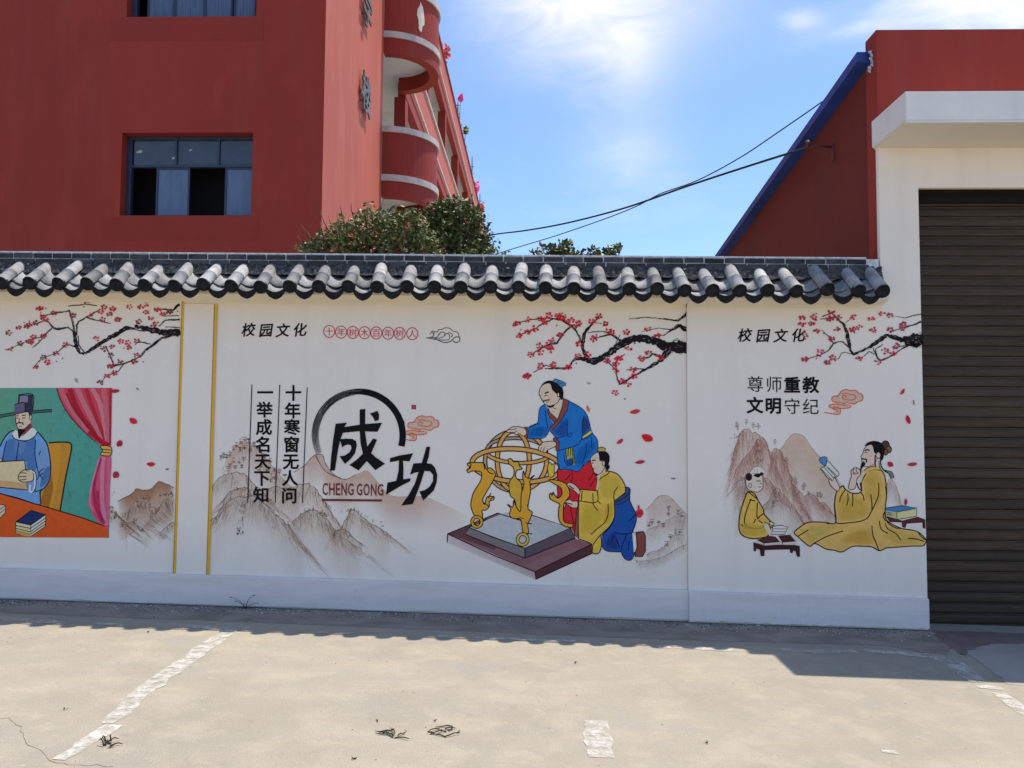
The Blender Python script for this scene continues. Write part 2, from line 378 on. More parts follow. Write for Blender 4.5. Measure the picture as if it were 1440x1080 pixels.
# grit and flakes swept against the wall foot
rnd = random.Random(7); mb = MB()
for i in range(1500):
    u = rnd.random(); x = rnd.uniform(-4.8, 3.3); y = 6.585 - abs(rnd.gauss(0, .11)) - .005
    if x > 2.0: y -= rnd.random() * .06
    s = rnd.choice([.003, .004, .005, .007, .010 if rnd.random() < .3 else .004]); z = gz(x) + .005
    a = rnd.random() * 6.28
    pts = [(x + s*math.cos(a+k*2.09), y + s*math.sin(a+k*2.09)*rnd.uniform(.6, 1.3), z) for k in range(3)] + [(x, y, z + s*rnd.uniform(.4, 1))]
    mb.add(pts, [(0,1,3),(1,2,3),(2,0,3),(0,2,1)], 0 if rnd.random() < .6 else 1)
tag(mb.build('grit', [m_mort, m_twig]), 'loose grit and paint flakes along the foot of the painted wall', 'grit', kind='stuff')

def twigs(name, c, n, span, seed, label, cat='twigs', up=.012):
    rnd = random.Random(seed); x0, y0 = gp(*c); base = Vector((x0, y0, gz(x0)))
    mb = MB()
    for i in range(n):
        a = rnd.gauss(0, .55) + (math.pi if rnd.random() < .5 else 0); L = span * rnd.uniform(.35, 1)
        s = base + Vector((rnd.gauss(0, span*.25), rnd.gauss(0, span*.35), .004)); pts = [s]
        for k in range(3):
            a += rnd.gauss(0, .25); pts.append(pts[-1] + Vector((math.cos(a)*L/3, math.sin(a)*L/3, 0)));
            pts[-1].z = gz(pts[-1].x) + .004 + rnd.uniform(0, up)
        mb.tube(pts, [.003, .0035, .003, .0015], 5)
    o = empty(name, base, label, cat); mb.build('stem', m_twig, o)
    for i in range(max(2, n - 2)):
        p = base + Vector((rnd.gauss(0, span*.35), rnd.gauss(0, span*.3), .006)); a = rnd.random()*6.28; L = rnd.uniform(.010, .022) if span > .05 else .009
        d = Vector((math.cos(a), math.sin(a), .1)) * L; q = Vector((-math.sin(a), math.cos(a), .2)) * L * .35
        MB().add([p - d, p + q, p + d + Vector((0,0,.006)), p - q], [(0,1,2,3)]).build('withered_leaf', m_twig, o, False)
twigs('dead_twigs', (551, 1031), 8, .10, 1, 'knot of black dead twigs on the concrete, left of the pair below the mural')
twigs('dead_twigs', (627, 1032), 7, .11, 2, 'flattened dead twigs on the concrete, right of the pair below the mural')
twigs('dry_leaf', (152, 1046), 6, .06, 3, 'small withered leaf beside the broken end of the diagonal parking line', 'leaf', .03)
for i, (c, lb) in enumerate([((90, 998), 'tiny dark crumb on the slab left of the diagonal parking line'), ((530, 1014), 'tiny dark crumb just behind the left dead twigs'),
                ((611, 1015), 'tiny dark crumb just behind the right dead twigs'), ((495, 1068), 'dark crumb on the slab nearest the bottom edge of the view'), ((808, 933), 'small dry leaf on the slab in front of the armillary sphere mural'),
                ((208, 890), 'small dry leaf near the wall shadow left of the diagonal parking line'), ((993, 1045), 'dark crumb on the slab right of the white paint fragment')]):
    twigs('crumb', c, 1, .018, 10 + i, lb, 'debris', .008)

rnd = random.Random(77); mb = MB()
for i in range(650):
    x = rnd.uniform(-5, 4.6); y = rnd.uniform(3.0, 6.3); s = rnd.choice([.002, .003, .003, .004, .006]); z = gz(x) + .001
    mb.add([(x + s*math.cos(k*2.09+i), y + s*math.sin(k*2.09+i)*.8, z) for k in range(3)] + [(x, y, z + s*.6)], [(0,1,3),(1,2,3),(2,0,3)], 0 if rnd.random() < .35 else 1)
tag(mb.build('fine_gravel', [m_mort, m_crack]), 'scattered fine sand grains over the concrete slab', 'gravel', kind='stuff')
# weed at the wall foot
x0 = at(345, 857, Y=6.58).x; o = empty('weed', (x0, 6.575, gz(x0)), 'small dark weed growing at the foot of the wall right of the yellow stripes', 'weed')
mb = MB(); lf = MB(); rnd = random.Random(4); leaves = []
for (dx, dz, ly) in [(-.10, .10, -.02), (.07, .12, -.03), (.0, .05, -.05), (-.05, .07, -.04), (.11, .06, -.05)]:
    b0 = Vector((x0, 6.575, gz(x0)))
    mb.tube([b0, b0 + Vector((dx*.4, ly*.5, dz*.6)), b0 + Vector((dx, ly, dz))], [.003, .002, .0015], 5)
    tip = b0 + Vector((dx, ly, dz))
    for k in range(3):
        a = rnd.uniform(-1, 1); d = Vector((math.copysign(1, dx) * math.cos(a), -.2, .25*math.sin(a))) * .03; q = Vector((0, .5, .5)) * .006
        leaves.append([tip, tip + d*.5 + q, tip + d, tip + d*.5 - q])
for k in range(26):
    a = rnd.uniform(0, 3.14); L = rnd.uniform(.02, .07); bx = x0 + rnd.gauss(-.01, .05)
    b0 = Vector((bx, 6.57, gz(bx))); lf.add([b0, b0 + Vector((.006, -.004, 0)), b0 + Vector((math.cos(a)*L*.6, -L*.4, L*.7))], [(0,1,2)])
mb.build('stem', m_twig, o); tag(lf.build('grass_blades', m_leafa, o, False), kind='stuff')
for q in leaves: MB().add(q, [(0,1,2,3)]).build('leaf', m_leafa, o, False)

# ------------------------------------------------------------------ courtyard wall
wall = empty('courtyard_wall', (-.7, 6.75, .02), 'long white courtyard wall painted with murals under a grey tiled coping', 'wall')
def rz(x): return 3.073 - .0062 * x           # ridge top, sinking a little to the right
def prism_x(mb, x0, x1, prof, mi=0, zf=None, n=1):
    """profile of (y, z) extruded along x; zf(x) shifts z"""
    rings = []
    for i in range(n+1):
        x = x0 + (x1-x0)*i/n; dz = zf(x) if zf else 0
        rings.append([(x, y, z + dz) for y, z in prof])
    return mb.loft(rings, mi)
XJ = at(967, 650, Y=6.61).x                    # joint between the two wall sections
XL = -9.0
XG = 2.957                                     # left face of the gate pier
sl_ = lambda x: -.0062 * x
MB().add([(XL, YW, gz(XL)-.3), (XJ, YW, gz(XJ)-.3), (XJ, 6.88, gz(XJ)-.3), (XL, 6.88, gz(XL)-.3), (XL, YW, 2.93+sl_(XL)), (XJ, YW, 2.93+sl_(XJ)), (XJ, 6.88, 2.93+sl_(XJ)), (XL, 6.88, 2.93+sl_(XL))],
    [(0,3,2,1),(4,5,6,7),(0,1,5,4),(1,2,6,5),(2,3,7,6),(3,0,4,7)]).build('wall_section', m_wall, wall)
o = MB().add([(XJ+.002, YR, gz(XJ)-.3), (XG, YR, gz(XG)-.3), (XG, 6.88, gz(XG)-.3), (XJ+.002, 6.88, gz(XJ)-.3), (XJ+.002, YR, 2.93+sl_(XJ)), (XG, YR, 2.93+sl_(XG)), (XG, 6.88, 2.93+sl_(XG)), (XJ+.002, 6.88, 2.93+sl_(XJ))],
    [(0,3,2,1),(4,5,6,7),(0,1,5,4),(1,2,6,5),(2,3,7,6),(3,0,4,7)]).build('wall_section', m_wall, wall)
# shallow pilaster between the two yellow stripes
pa, pb = at(259, 430, Y=6.632), at(247, 806, Y=6.632); pc, pd = at(301, 430, Y=6.632), at(290, 806, Y=6.632)
mb = MB(); mb.box(((pa.x+pb.x)/2, 6.630, .2), ((pc.x+pd.x)/2, YW + .02, 2.66)); bevel(mb.build('pilaster', m_wall, wall), .003, 1)
# plinths
def plinth(x0, x1, yf, yb):
    n = 60; rings = []
    rnd = random.Random(int(x1*100))
    for i in range(n+1):
        x = x0 + (x1-x0)*i/n; zt = gz(x) + .262 + rnd.gauss(0, .0015); j = rnd.gauss(0, .0015)
        zb = gz(x) + .020 + rnd.gauss(0, .003)
        rings.append([(x, yf + j, zb), (x, yf + j, zt - .006), (x, yf + .006 + j, zt), (x, yb, zt + .003), (x, yb, zb)])
    return MB().loft(rings).build('plinth', m_plinth, wall)
plinth(XL, XJ, YP, YW + .01); 
XPE = at(1307, 865, Y=YPR).x
plinth(XJ + .001, XPE, YPR, YR + .01)
# cream band and sloping mortar bed under the tiles
mb = MB(); prof = [(YW + .03, 2.645), (YW - .008, 2.645), (YW - .008, 2.668), (6.47, 2.70), (6.47, 2.745), (YW + .03, 2.90)]
prism_x(mb, XL, XJ, prof, 0, sl_, 8); mb.build('cream_cornice', m_cream, wall)
mb = MB(); prof = [(YR + .03, 2.645), (YR - .008, 2.645), (YR - .008, 2.668), (6.455, 2.70), (6.455, 2.745), (YR + .03, 2.90)]
prism_x(mb, XJ + .002, 2.955, prof, 0, sl_, 4); mb.build('cream_cornice', m_cream, wall)

# ---- tiles
TX = [at(px, 400, Y=6.34).x for px in (2, 41, 82, 121, 162.5, 203, 246, 286)]
TX += [at(px, 403, Y=6.34).x for px in (325.5, 366, 407, 448, 489.5, 530.6, 572.5, 611, 648, 690, 729.5, 767)]
TX += [at(px, 406, Y=6.34).x for px in (807, 846, 885, 924, 963, 1002, 1040.6, 1080, 1120, 1163.5, 1208, 1241)]
step = (TX[7] - TX[0]) / 7
TX = [TX[0] - step*k for k in range(16, 0, -1)] + TX
PITCH = math.atan2(.195, .27); LT = .345; cP, sP = math.cos(PITCH), math.sin(PITCH)
def tl(s, off=0.0): return Vector((0, s*cP - off*sP, s*sP + off*cP))     # along the slope, off = height above it
FRONT_Y, FRONT_Z = 6.34, 2.752
def roll_mesh(rad, seed):
    rnd = random.Random(seed); mb = MB(); n = 12
    segs = [(0, rad), (.155, rad*.97), (.158, rad*1.05), (.165, rad*1.06), (.172, rad*.99), (LT, rad*.97)]
    rings = []
    for s, r_ in segs:
        rings.append([tl(s) + Vector((math.cos(a)*r_, 0, 0)) + Vector((0, -sP, cP))*math.sin(a)*r_ for a in [math.pi*k/n for k in range(n+1)]])
    mb.loft(rings, 0, False, True, False)
    inner = [[v.lerp(tl(segs[i][0]), .13) for v in r_] for i, r_ in enumerate(rings)]
    mb.loft([inner[0], inner[-1]], 0, False, True, False)
    return mb
def cap_mesh(rad):
    mb = MB(); n = 18; c = tl(-.001)
    def ring(r_, y): return [c + Vector((math.cos(2*math.pi*k/n)*r_, y, math.sin(2*math.pi*k/n)*r_)) for k in range(n)]
    mb.loft([ring(rad*.985, .03), ring(rad*1.03, .014), ring(rad*1.03, -.004), ring(rad*.95, -.010), ring(rad*.80, -.010), ring(rad*.76, -.006)], 0)
    return mb
rolls = [roll_mesh(r_, i).mesh('roll_tile', [m_tile]) for i, r_ in enumerate((.054, .056, .057))]
rollsd = rolls
caps = [cap_mesh(.056).mesh('end_cap', [m_tiled])]
rnd = random.Random(21)
for i, x in enumerate(TX):
    z = FRONT_Z + sl_(x) + rnd.gauss(0, .005); me = rnd.choice(rolls)
    o = inst('roll_tile', me, (x, FRONT_Y + rnd.gauss(0, .005), z), wall, (rnd.gauss(0, .022), rnd.gauss(0, .04), rnd.gauss(0, .035)))
    c = bpy.data.objects.new('end_cap', caps[0]); COL.objects.link(c); c.parent = o; W[c] = W[o]
# pan tiles and hanging drip tiles, one set between each two rolls
def pan_mesh(s0, s1, off, wd, sag):
    mb = MB(); n = 10; rings = []
    for s in (s0, s1):
        top = [tl(s, off - sag*math.cos(math.pi*(k/n - .5))) + Vector((wd*(k/n - .5), 0, 0)) for k in range(n+1)]
        bot = [p + Vector((0, 0, -.012)) for p in reversed(top)]
        rings.append(top + bot)
    return mb.loft(rings, 0, True, True)
def drip_mesh(wd, sag, off, s):
    mb = MB(); n = 12; f = []; yb = .014
    top = [tl(s, off - sag*math.cos(math.pi*(k/n - .5))) + Vector((wd*(k/n - .5), 0, 0)) for k in range(n+1)]
    zt = top[0].z; y0 = top[0].y - .004; pts = []
    for k in range(n+1):
        u = 2*k/n - 1; au = abs(u)
        dz = -.034 - .060 * (1 - au**2.6) - .007*max(0, 1 - au*2.5)
        pts.append(Vector((wd*(k/n - .5)*.97, y0, zt + dz)))
    vs = []
    for k in range(n+1): vs += [Vector((top[k].x, y0, top[k].z)), pts[k]]
    vb = [v + Vector((0, yb, 0)) for v in vs]; m_ = len(vs); fs = []
    for k in range(n):
        a, b_, c_, d_ = 2*k, 2*k+1, 2*k+3, 2*k+2
        fs += [(a, b_, c_, d_), (m_+d_, m_+c_, m_+b_, m_+a), (a, d_, m_+d_, m_+a), (b_, m_+b_, m_+c_, c_)]
    fs += [(0, m_, m_+1, 1), (2*n, 2*n+1, m_+2*n+1, m_+2*n)]
    return mb.add(vs + vb, fs)
pan1 = pan_mesh(-.005, .16, .006, .185, .052).mesh('pan_tile', [m_tile])
pan2 = pan_mesh(.085, .34, .026, .185, .050).mesh('pan_tile', [m_tile])
dripm = drip_mesh(.168, .048, .004, -.006)
bmm = dripm.mesh('drip_tile', [m_tiled])
for i in range(len(TX) - 1):
    x = (TX[i] + TX[i+1]) / 2; z = FRONT_Z - .012 + sl_(x) + rnd.gauss(0, .003)
    sc_ = (TX[i+1] - TX[i]) / step
    for nm, me in (('pan_tile', pan1), ('pan_tile', pan2), ('drip_tile', bmm)):
        j = rnd.gauss(0, .004)
        o = inst(nm, me, (x + rnd.gauss(0, .002), FRONT_Y + .022 + j, z), wall, (rnd.gauss(0, .02), rnd.gauss(0, .035), rnd.gauss(0, .025)))
# rough dark mortar that packs the tile tops under the ridge
mb = MB(); nX = 520; rows = 7; vs = []; rr = random.Random(5)
for j in range(rows):
    for i in range(nX+1):
        x = XL + (2.955-XL)*i/nX; s = .235 + .02*j
        prof = [(6.545, 2.885), (6.565, 2.930), (6.575, 2.955), (6.585, 2.975), (6.592, 2.99), (6.597, 3.0), (6.603, 3.004)][j]
        k = 1 if 0 < j < rows-1 else .3
        vs.append((x, prof[0] + rr.gauss(0, .007)*k, prof[1] + rr.gauss(0, .007)*k + sl_(x)))
mb.add(vs, [(j*(nX+1)+i, j*(nX+1)+i+1, (j+1)*(nX+1)+i+1, (j+1)*(nX+1)+i) for j in range(rows-1) for i in range(nX)], 0, False)
mb.build('mortar_fill', m_mortd, wall, False)
# ridge: pale mortar core with two courses of dark bricks on each side and cap bricks above
mb = MB(); prism_x(mb, XL, 2.935, [(6.5965, 2.93), (6.5965, 3.066), (6.86, 3.066), (6.86, 2.90)], 0, sl_, 6); mb.build('ridge_core', m_mort, wall)
bl = .1715
fb = MB().box((-bl/2+.006, -.012, 0), (bl/2-.006, .02, .039)); fbm = fb.mesh('ridge_brick', [m_ridge])
cb = MB().box((-bl/2+.003, -.012, 0), (bl/2-.003, .13, .013)); cbm = cb.mesh('ridge_cap_brick', [m_mort])
k = 0; x = XL + bl/2
while x < 2.955 - bl/2 + .03:
    for c, (zz, yy) in enumerate([(-.051, 6.600), (-.098, 6.597)]):
        ox = .02 if c else 0
        if x + ox < 2.955 - bl/2 + .05:
            inst('ridge_brick', fbm, (x + ox, yy + rnd.gauss(0, .001), rz(x) + zz + rnd.gauss(0, .001)), wall, (0, .0062 + rnd.gauss(0, .004), rnd.gauss(0, .005)))
    if x < 2.955 - bl/2 + .03:
        inst('ridge_cap_brick', cbm, (x, 6.600, rz(x) - .0055), wall, (0, .0062, rnd.gauss(0, .003)))
        inst('ridge_cap_brick', cbm, (x, 6.735, rz(x) - .0055), wall, (0, .0062, rnd.gauss(0, .003)))
    x += bl

# ------------------------------------------------------------------ gatehouse
XO, ZO = 3.289, 3.670                           # opening: left side, top
XE = 6.75
gate = empty('gatehouse', (5.0, 6.9, gz(5)), 'white gatehouse with projecting flat canopy above a brown roller shutter', 'gatehouse')
SB = 6.66
m_pier = m_wall
MB().box((XG, YR, gz(3.1)-.3), (XO, SB - .002, 4.018)).build('pier', m_pier, gate)
MB().box((XE, YR, -.4), (7.35, SB - .002, 4.018)).build('pier', m_pier, gate)
MB().box((XO, YR + .001, ZO), (XE, SB - .002, 4.018)).build('lintel', m_pier, gate)
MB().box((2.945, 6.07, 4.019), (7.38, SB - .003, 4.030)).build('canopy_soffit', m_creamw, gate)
o = MB().box((2.925, 6.05, 4.0305), (7.4, SB - .002, 4.268)).build('canopy', m_canopy, gate); bevel(o, .006, 2)
MB().box((2.925, 6.05, 4.016), (7.4, 6.069, 4.030)).build('drip_edge', m_canopy, gate)
sh = empty('roller_shutter', (XO, 6.86, gz(4))); sh.parent = gate; sh.location = Vector((XO, 6.86, 0)) - W[gate]; W[sh] = Vector((XO, 6.86, 0))
prof = [(0, .004), (0, -.006), (.004, -.012), (.020, -.0155), (.050, -.0155), (.064, -.0125), (.068, -.0095), (.072, -.0095), (.075, -.012), (.082, -.012), (.086, -.008), (.088, .004)]
mb = MB(); L = XE - XO - .004; mb.loft([[(xx, y, z) for z, y in prof] for xx in (0.002, L)], 0)
slm = mb.mesh('slat', [m_slat])
z = -.14; k = 0; rs = random.Random(2)
while z < 3.72:
    inst('slat', slm, (XO, 6.86 + rs.gauss(0, .0012), z), sh, (rs.gauss(0, .02), 0, 0)); z += .0885
mb = MB(); mb.box((XO, 6.80, 3.60), (XE, 6.90, 3.668)); mb.build('shutter_hood', m_void, sh)

# ------------------------------------------------------------------ red shed behind the gate
shed = empty('red_shed', (5.2, 8, 0), 'dark red building behind the gatehouse with a blue sheet roof edge', 'building')
SX = at(1237, 300, Y=SB).x; SZ = at(1237, 42, Y=SB).z; SY = SX * 1090 / (1220.5 - 748)
MB().box((SX, SB, 3.80), (7.6, SY, SZ)).build('parapet', m_red, shed)
MB().box((SX, SB, -.3), (XO - .001, SY, 3.799)).build('front_wall', m_red, shed)
MB().box((XE + .001, SB, -.3), (7.6, SY, 3.799)).build('front_wall', m_red, shed)
RX = SX - .125
_a = at(1205, 73, X=RX); _b = at(1005, 360, X=RX); RZ0, RY0, RSL = _a.z, _a.y, (_a.z - _b.z)/(_b.y - _a.y)
def rfz(y): return RZ0 - RSL*(y - RY0)
y0, y1 = SY + .001, 17
MB().add([(SX, y0, -.3), (7.6, y0, -.3), (7.6, y1, -.3), (SX, y1, -.3), (SX, y0, rfz(y0)-.03), (7.6, y0, rfz(y0)-.03), (7.6, y1, rfz(y1)-.03), (SX, y1, rfz(y1)-.03)],
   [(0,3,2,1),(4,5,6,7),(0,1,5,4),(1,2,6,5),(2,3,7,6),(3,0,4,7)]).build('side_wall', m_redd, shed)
ya = RY0; mb = MB(); mb.loft([[(RX, y, rfz(y)-.085), (SX - .001, y, rfz(y)-.10), (SX - .001, y, rfz(y)), (RX, y, rfz(y))] for y in (ya, 17.3)]); mb.build('roof_edge', m_blue, shed)
mb = MB(); mb.loft([[(SX + .002, y, rfz(y)-.028), (7.6, y, rfz(y)-.028), (7.6, y, rfz(y)-.005), (SX + .002, y, rfz(y)-.005)] for y in (y0 + .01, 17.3)]); mb.build('roof_sheet', m_blue, shed)
fl = MB(); rr = random.Random(3)
for k in range(7):
    p = Vector((SX - .05 + rr.random()*.04, RY0 - .03, RZ0 - .01 - k*.028)); fl.add([p, p + Vector((.03, 0, .01)), p + Vector((.025, -.01, -.03)), p + Vector((.0, -.012, -.025))], [(0,1,2,3)])
fl.build('torn_flashing', m_mort, shed, False)
br = at(1172, 207, X=SX - .002)
mb = MB(); mb.tube([br, br + Vector((-.12, 0, .01)), br + Vector((-.30, -.02, -.01))], .012, 6); mb.tube([br + Vector((0,0,.03)), br + Vector((-.004, 0, -.14))], .02, 6); mb.tube([br + Vector((-.26, -.02, -.01)), br + Vector((-.26, -.02, .06))], .02, 6)
mb.build('wire_bracket', m_metal, shed)

# ------------------------------------------------------------------ cables
def cable(name, pts_px, ys, rad, label):
    P = [at(px, py, Y=yy) for (px, py), yy in zip(pts_px, ys)]
    Q = []
    for i in range(len(P)-1):
        p0, p1, p2, p3 = P[max(i-1,0)], P[i], P[i+1], P[min(i+2, len(P)-1)]
        for k in range(8):
            u = k/8; Q.append(.5*((2*p1) + (-p0+p2)*u + (2*p0-5*p1+4*p2-p3)*u*u + (-p0+3*p1-3*p2+p3)*u**3))
    Q.append(P[-1]); mb = MB(); mb.tube(Q, rad, 6)
    o = mb.build(name, m_wire); return tag(o, label, 'cable', 'cables strung between the buildings')
ye = br.y
cable('power_cable', [(1142, 206), (1095, 220), (1020, 244), (960, 264), (880, 292), (800, 313), (740, 324), (688, 331), (640, 344), (600, 352)], [ye, ye+.3, ye+1, ye+1.6, ye+2.6, ye+3.6, ye+4.4, 13.6, 14.4, 15.2], .012,
      'thicker black cable running from the bracket on the red shed to the bush')
cable('thin_cable', [(1165, 137), (1100, 182), (1040, 222), (980, 254), (930, 272), (895, 290), (850, 308), (780, 332), (705, 355), (640, 378)], [8.0, 8.5, 9, 9.5, 10, 10.4, 10.9, 11.6, 12.3, 13], .007,
      'thin cable sagging from the blue roof edge across the sky')
# ------------------------------------------------------------------ text outlines
_font = None
def glyph(ch, weight=0.0, extrude=0.0):
    """outline of one character as (verts in em units, faces)"""
    c = bpy.data.curves.new('g', 'FONT'); c.body = ch; c.size = 1; c.offset = weight; c.extrude = extrude
    c.resolution_u = 3
    o = bpy.data.objects.new('g', c); COL.objects.link(o)
    dg = bpy.context.evaluated_depsgraph_get(); me = bpy.data.meshes.new_from_object(o.evaluated_get(dg), depsgraph=dg)
    v = [Vector(x.co) for x in me.vertices]; f = [list(p.vertices) for p in me.polygons]
    bpy.data.objects.remove(o); bpy.data.curves.remove(c); bpy.data.meshes.remove(me)
    return v, f

# ------------------------------------------------------------------ teaching building
FX, FY = -3.565, 12.8
bld = empty('teaching_building', (-6, 16, 0), 'tall dark red teaching building with rounded white edged balconies and pale vertical lettering', 'building')
wins = [(at(168, 300, Y=FY).x, at(353, 300, Y=FY).x, 5.144, 6.575), (-7.02, -4.775, 8.61, 10.04), (-7.02, -4.775, 12.08, 13.5), (-7.02, -4.775, 1.68, 3.11), (-7.02, -4.775, 15.5, 16.9)]
wx0, wx1 = wins[0][0], wins[0][1]
mb = MB(); xsp = [-16, wx0, wx1, FX]; zsp = [-.3]
for w_ in sorted(wins, key=lambda a: a[2]): zsp += [w_[2], w_[3]]
zsp.append(19.2)
# one wall with real openings: cells except the window cells, plus reveals
vs = []; idx = {}
def vid(x, y, z):
    k = (round(x, 4), y, round(z, 4))
    if k not in idx: idx[k] = len(vs); vs.append(k)
    return idx[k]
fs = []
for i in range(3):
    for j in range(len(zsp)-1):
        x0, x1, z0, z1 = xsp[i], xsp[i+1], zsp[j], zsp[j+1]
        if i == 1 and j % 2 == 1:
            q = [(x0, z0), (x1, z0), (x1, z1), (x0, z1)]
            for k in range(4):
                a, b_ = q[k], q[(k+1) % 4]
                fs.append((vid(a[0], FY, a[1]), vid(a[0], FY+.30, a[1]), vid(b_[0], FY+.30, b_[1]), vid(b_[0], FY, b_[1])))
            continue
        fs.append((vid(x0, FY, z0), vid(x1, FY, z0), vid(x1, FY, z1), vid(x0, FY, z1)))
        fs.append((vid(x0, FY+.30, z0), vid(x0, FY+.30, z1), vid(x1, FY+.30, z1), vid(x1, FY+.30, z0)))
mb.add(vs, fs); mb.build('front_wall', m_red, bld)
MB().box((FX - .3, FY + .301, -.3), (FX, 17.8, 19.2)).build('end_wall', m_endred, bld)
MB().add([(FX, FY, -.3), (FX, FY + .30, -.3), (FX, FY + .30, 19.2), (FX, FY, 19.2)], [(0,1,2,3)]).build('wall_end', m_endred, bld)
MB().box((-16, FY + .8, -.3), (FX - .4, 17.7, 19.1)).build('dark_interior', m_void, bld)
for wi, (x0, x1, z0, z1) in enumerate(wins):
    # band of fresher paint under the sill, slightly proud
    MB().box((x0 - .28, FY - .004, z0 - .42), (x1 + .14, FY - .001, z0 - .02)).build('sill_band', m_redb, bld)
    yf = FY + .17; w0, w1 = x0 + .09, x1 - .01; fr = MB(); zt = z0 + (z1 - z0)*.635
    win = empty('window', (x0, yf, z0)); win.parent = bld; win.location = Vector((x0, yf, z0)) - W[bld]; W[win] = Vector((x0, yf, z0))
    th = .035
    fr.box((x0 + .002, yf, z0 + .002), (w0, yf + .08, z1 - .002)); fr.box((w1 - th, yf, z0 + .002), (w1 + .008, yf + .08, z1 - .002))
    fr.box((w0, yf + .001, z0 + .002), (w1 - th, yf + .079, z0 + .03)); fr.box((w0, yf + .001, z1 - .055), (w1 - th, yf + .079, z1 - .002)); fr.box((w0, yf + .001, zt - .02), (w1 - th, yf + .079, zt + .02))
    cols = [w0, w0 + (w1-w0)*.355, w0 + (w1-w0)*.70, w1 - th]
    for c in cols[1:3]: fr.box((c - .016, yf + .003, zt + .02), (c + .016, yf + .075, z1 - .055))
    fr.build('window_frame', m_frame, win)
    for k in range(3): MB().box((cols[k] + .017, yf + .035, zt + .021), (cols[k+1] - .017, yf + .042, z1 - .056)).build('pane', m_glass, win)
    W_ = w1 - w0
    sashes = [(.20, .47), (.755, .985)] if wi == 0 else [(.08, .30), (.30, .55), (.55, .78), (.79, .97)]
    for (a, c) in sashes:
        s = MB(); xa, xb = w0 + a*W_, w0 + c*W_; q = .03; za, zb = z0 + .031, zt - .021; ya = yf + .02
        s.box((xa, ya, za), (xa + q, ya + .04, zb)); s.box((xb - q, ya, za), (xb, ya + .04, zb)); s.box((xa + q, ya, za), (xb - q, ya + .04, za + q)); s.box((xa + q, ya, zb - q), (xb - q, ya + .04, zb))
        s.build('sash_frame', m_frame, win)
        MB().box((xa + q, ya + .015, za + q), (xb - q, ya + .021, zb - q)).build('pane', m_curt if wi == 0 else m_skypane, win)
    if wi == 0:
        for k, (px, py, s) in enumerate([(196, 213, 1.3), (268, 211, .8), (244, 222, .8), (307, 202, .5)]):
            p = at(px, py, Y=yf + .03); rr = random.Random(k); b0 = MB(); n = 9
            ring = [(p.x + math.cos(6.283*i/n)*.035*s*rr.uniform(.4, 1.3) + math.sin(6.283*i/n)*.02*s, yf + .032, p.z + math.sin(6.283*i/n)*.028*s*rr.uniform(.5, 1.3)) for i in range(n)]
            b0.add(ring + [(p.x, yf + .024, p.z)], [(i, (i+1) % n, n) for i in range(n)]); b0.build('torn_sticker', m_paper, win, False)

# half-round bay and the long corridor front behind it
FXL = -3.41; RB = 1.15; CX, CY = -3.562, 17.8 + RB; YE = 66.0; XI = -5.3
def baypath(off):
    r_ = RB + off
    return [(CX + r_*math.sin(math.pi*k/28), CY - r_*math.cos(math.pi*k/28)) for k in range(29)]
def band(name, o0, o1, z0, z1, m):
    A, B_ = baypath(o1), baypath(o0); mb = MB()
    rings = [[(a[0], a[1], z0), (a[0], a[1], z1), (b_[0], b_[1], z1), (b_[0], b_[1], z0)] for a, b_ in zip(A, B_)]
    mb.loft(rings, 0, True, False); return mb.build(name, m, bld)
for lv in (4.05, 7.50, 10.95, 14.4):
    band('balcony_coping', -.16, .045, lv + 1.02, lv + 1.16, m_coping)
    band('balcony_parapet', -.12, 0, lv + .001, lv + 1.019, m_red)
    band('slab_edge', -.20, .05, lv - .15, lv, m_coping)
    band('edge_beam', -.22, .01, lv - .52, lv - .151, m_red)
    P = [Vector((x, y, 0)) for x, y in baypath(-.201)]
    b0 = MB(); tri = tessellate_polygon([P])
    b0.add([(p.x, p.y, lv - .16) for p in P], tri); b0.add([(p.x, p.y, lv - .005) for p in P], tri); b0.build('floor_slab', m_soffit, bld)
    MB().box((XI + .001, 17.81, lv - .16), (CX - .001, YE, lv - .01)).build('corridor_slab', m_soffit, bld)
    y2 = CY + RB + .06
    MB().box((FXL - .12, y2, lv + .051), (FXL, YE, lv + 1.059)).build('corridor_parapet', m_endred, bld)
    MB().box((FXL - .16, y2, lv + 1.06), (FXL + .05, YE, lv + 1.15)).build('parapet_coping', m_coping if lv < 14 else m_redb, bld)
    MB().box((CX + .001, y2, lv - .02), (FXL + .05, YE, lv + .05)).build('slab_edge', m_coping, bld)
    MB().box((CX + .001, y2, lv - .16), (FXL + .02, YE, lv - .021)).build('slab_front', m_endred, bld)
    MB().box((FXL - .22, y2, lv - .55), (FXL - .005, YE, lv - .161)).build('corridor_beam', m_red, bld)
    for k, y in enumerate([y2 + .02, 24.5, 29.4, 34.4, 39.8, 45, 50, 55, 60]):
        MB().box((FXL - .32, y, lv - 3.45 + 1.16), (FXL - .02, y + .4, lv - .551)).build('corridor_column', m_red, bld)
MB().box((XI - .3, 17.81, -.3), (XI, YE, 15.0)).build('corridor_wall', m_inner, bld)
MB().box((XI - 5, YE + .01, -.3), (FXL, YE + .3, 15.4)).build('far_end_wall', m_red, bld)
for lv in (4.05, 7.5, 10.95):
    for k in range(9):
        y = 21.5 + 5.0*k
        MB().box((XI + .001, y, lv + .02), (XI + .04, y + .95, lv + 2.2)).build('door', m_frame, bld)
        MB().box((XI + .001, y + 1.4, lv + .95), (XI + .04, y + 3.6, lv + 2.3)).build('corridor_window', m_glass, bld)
mb = MB()
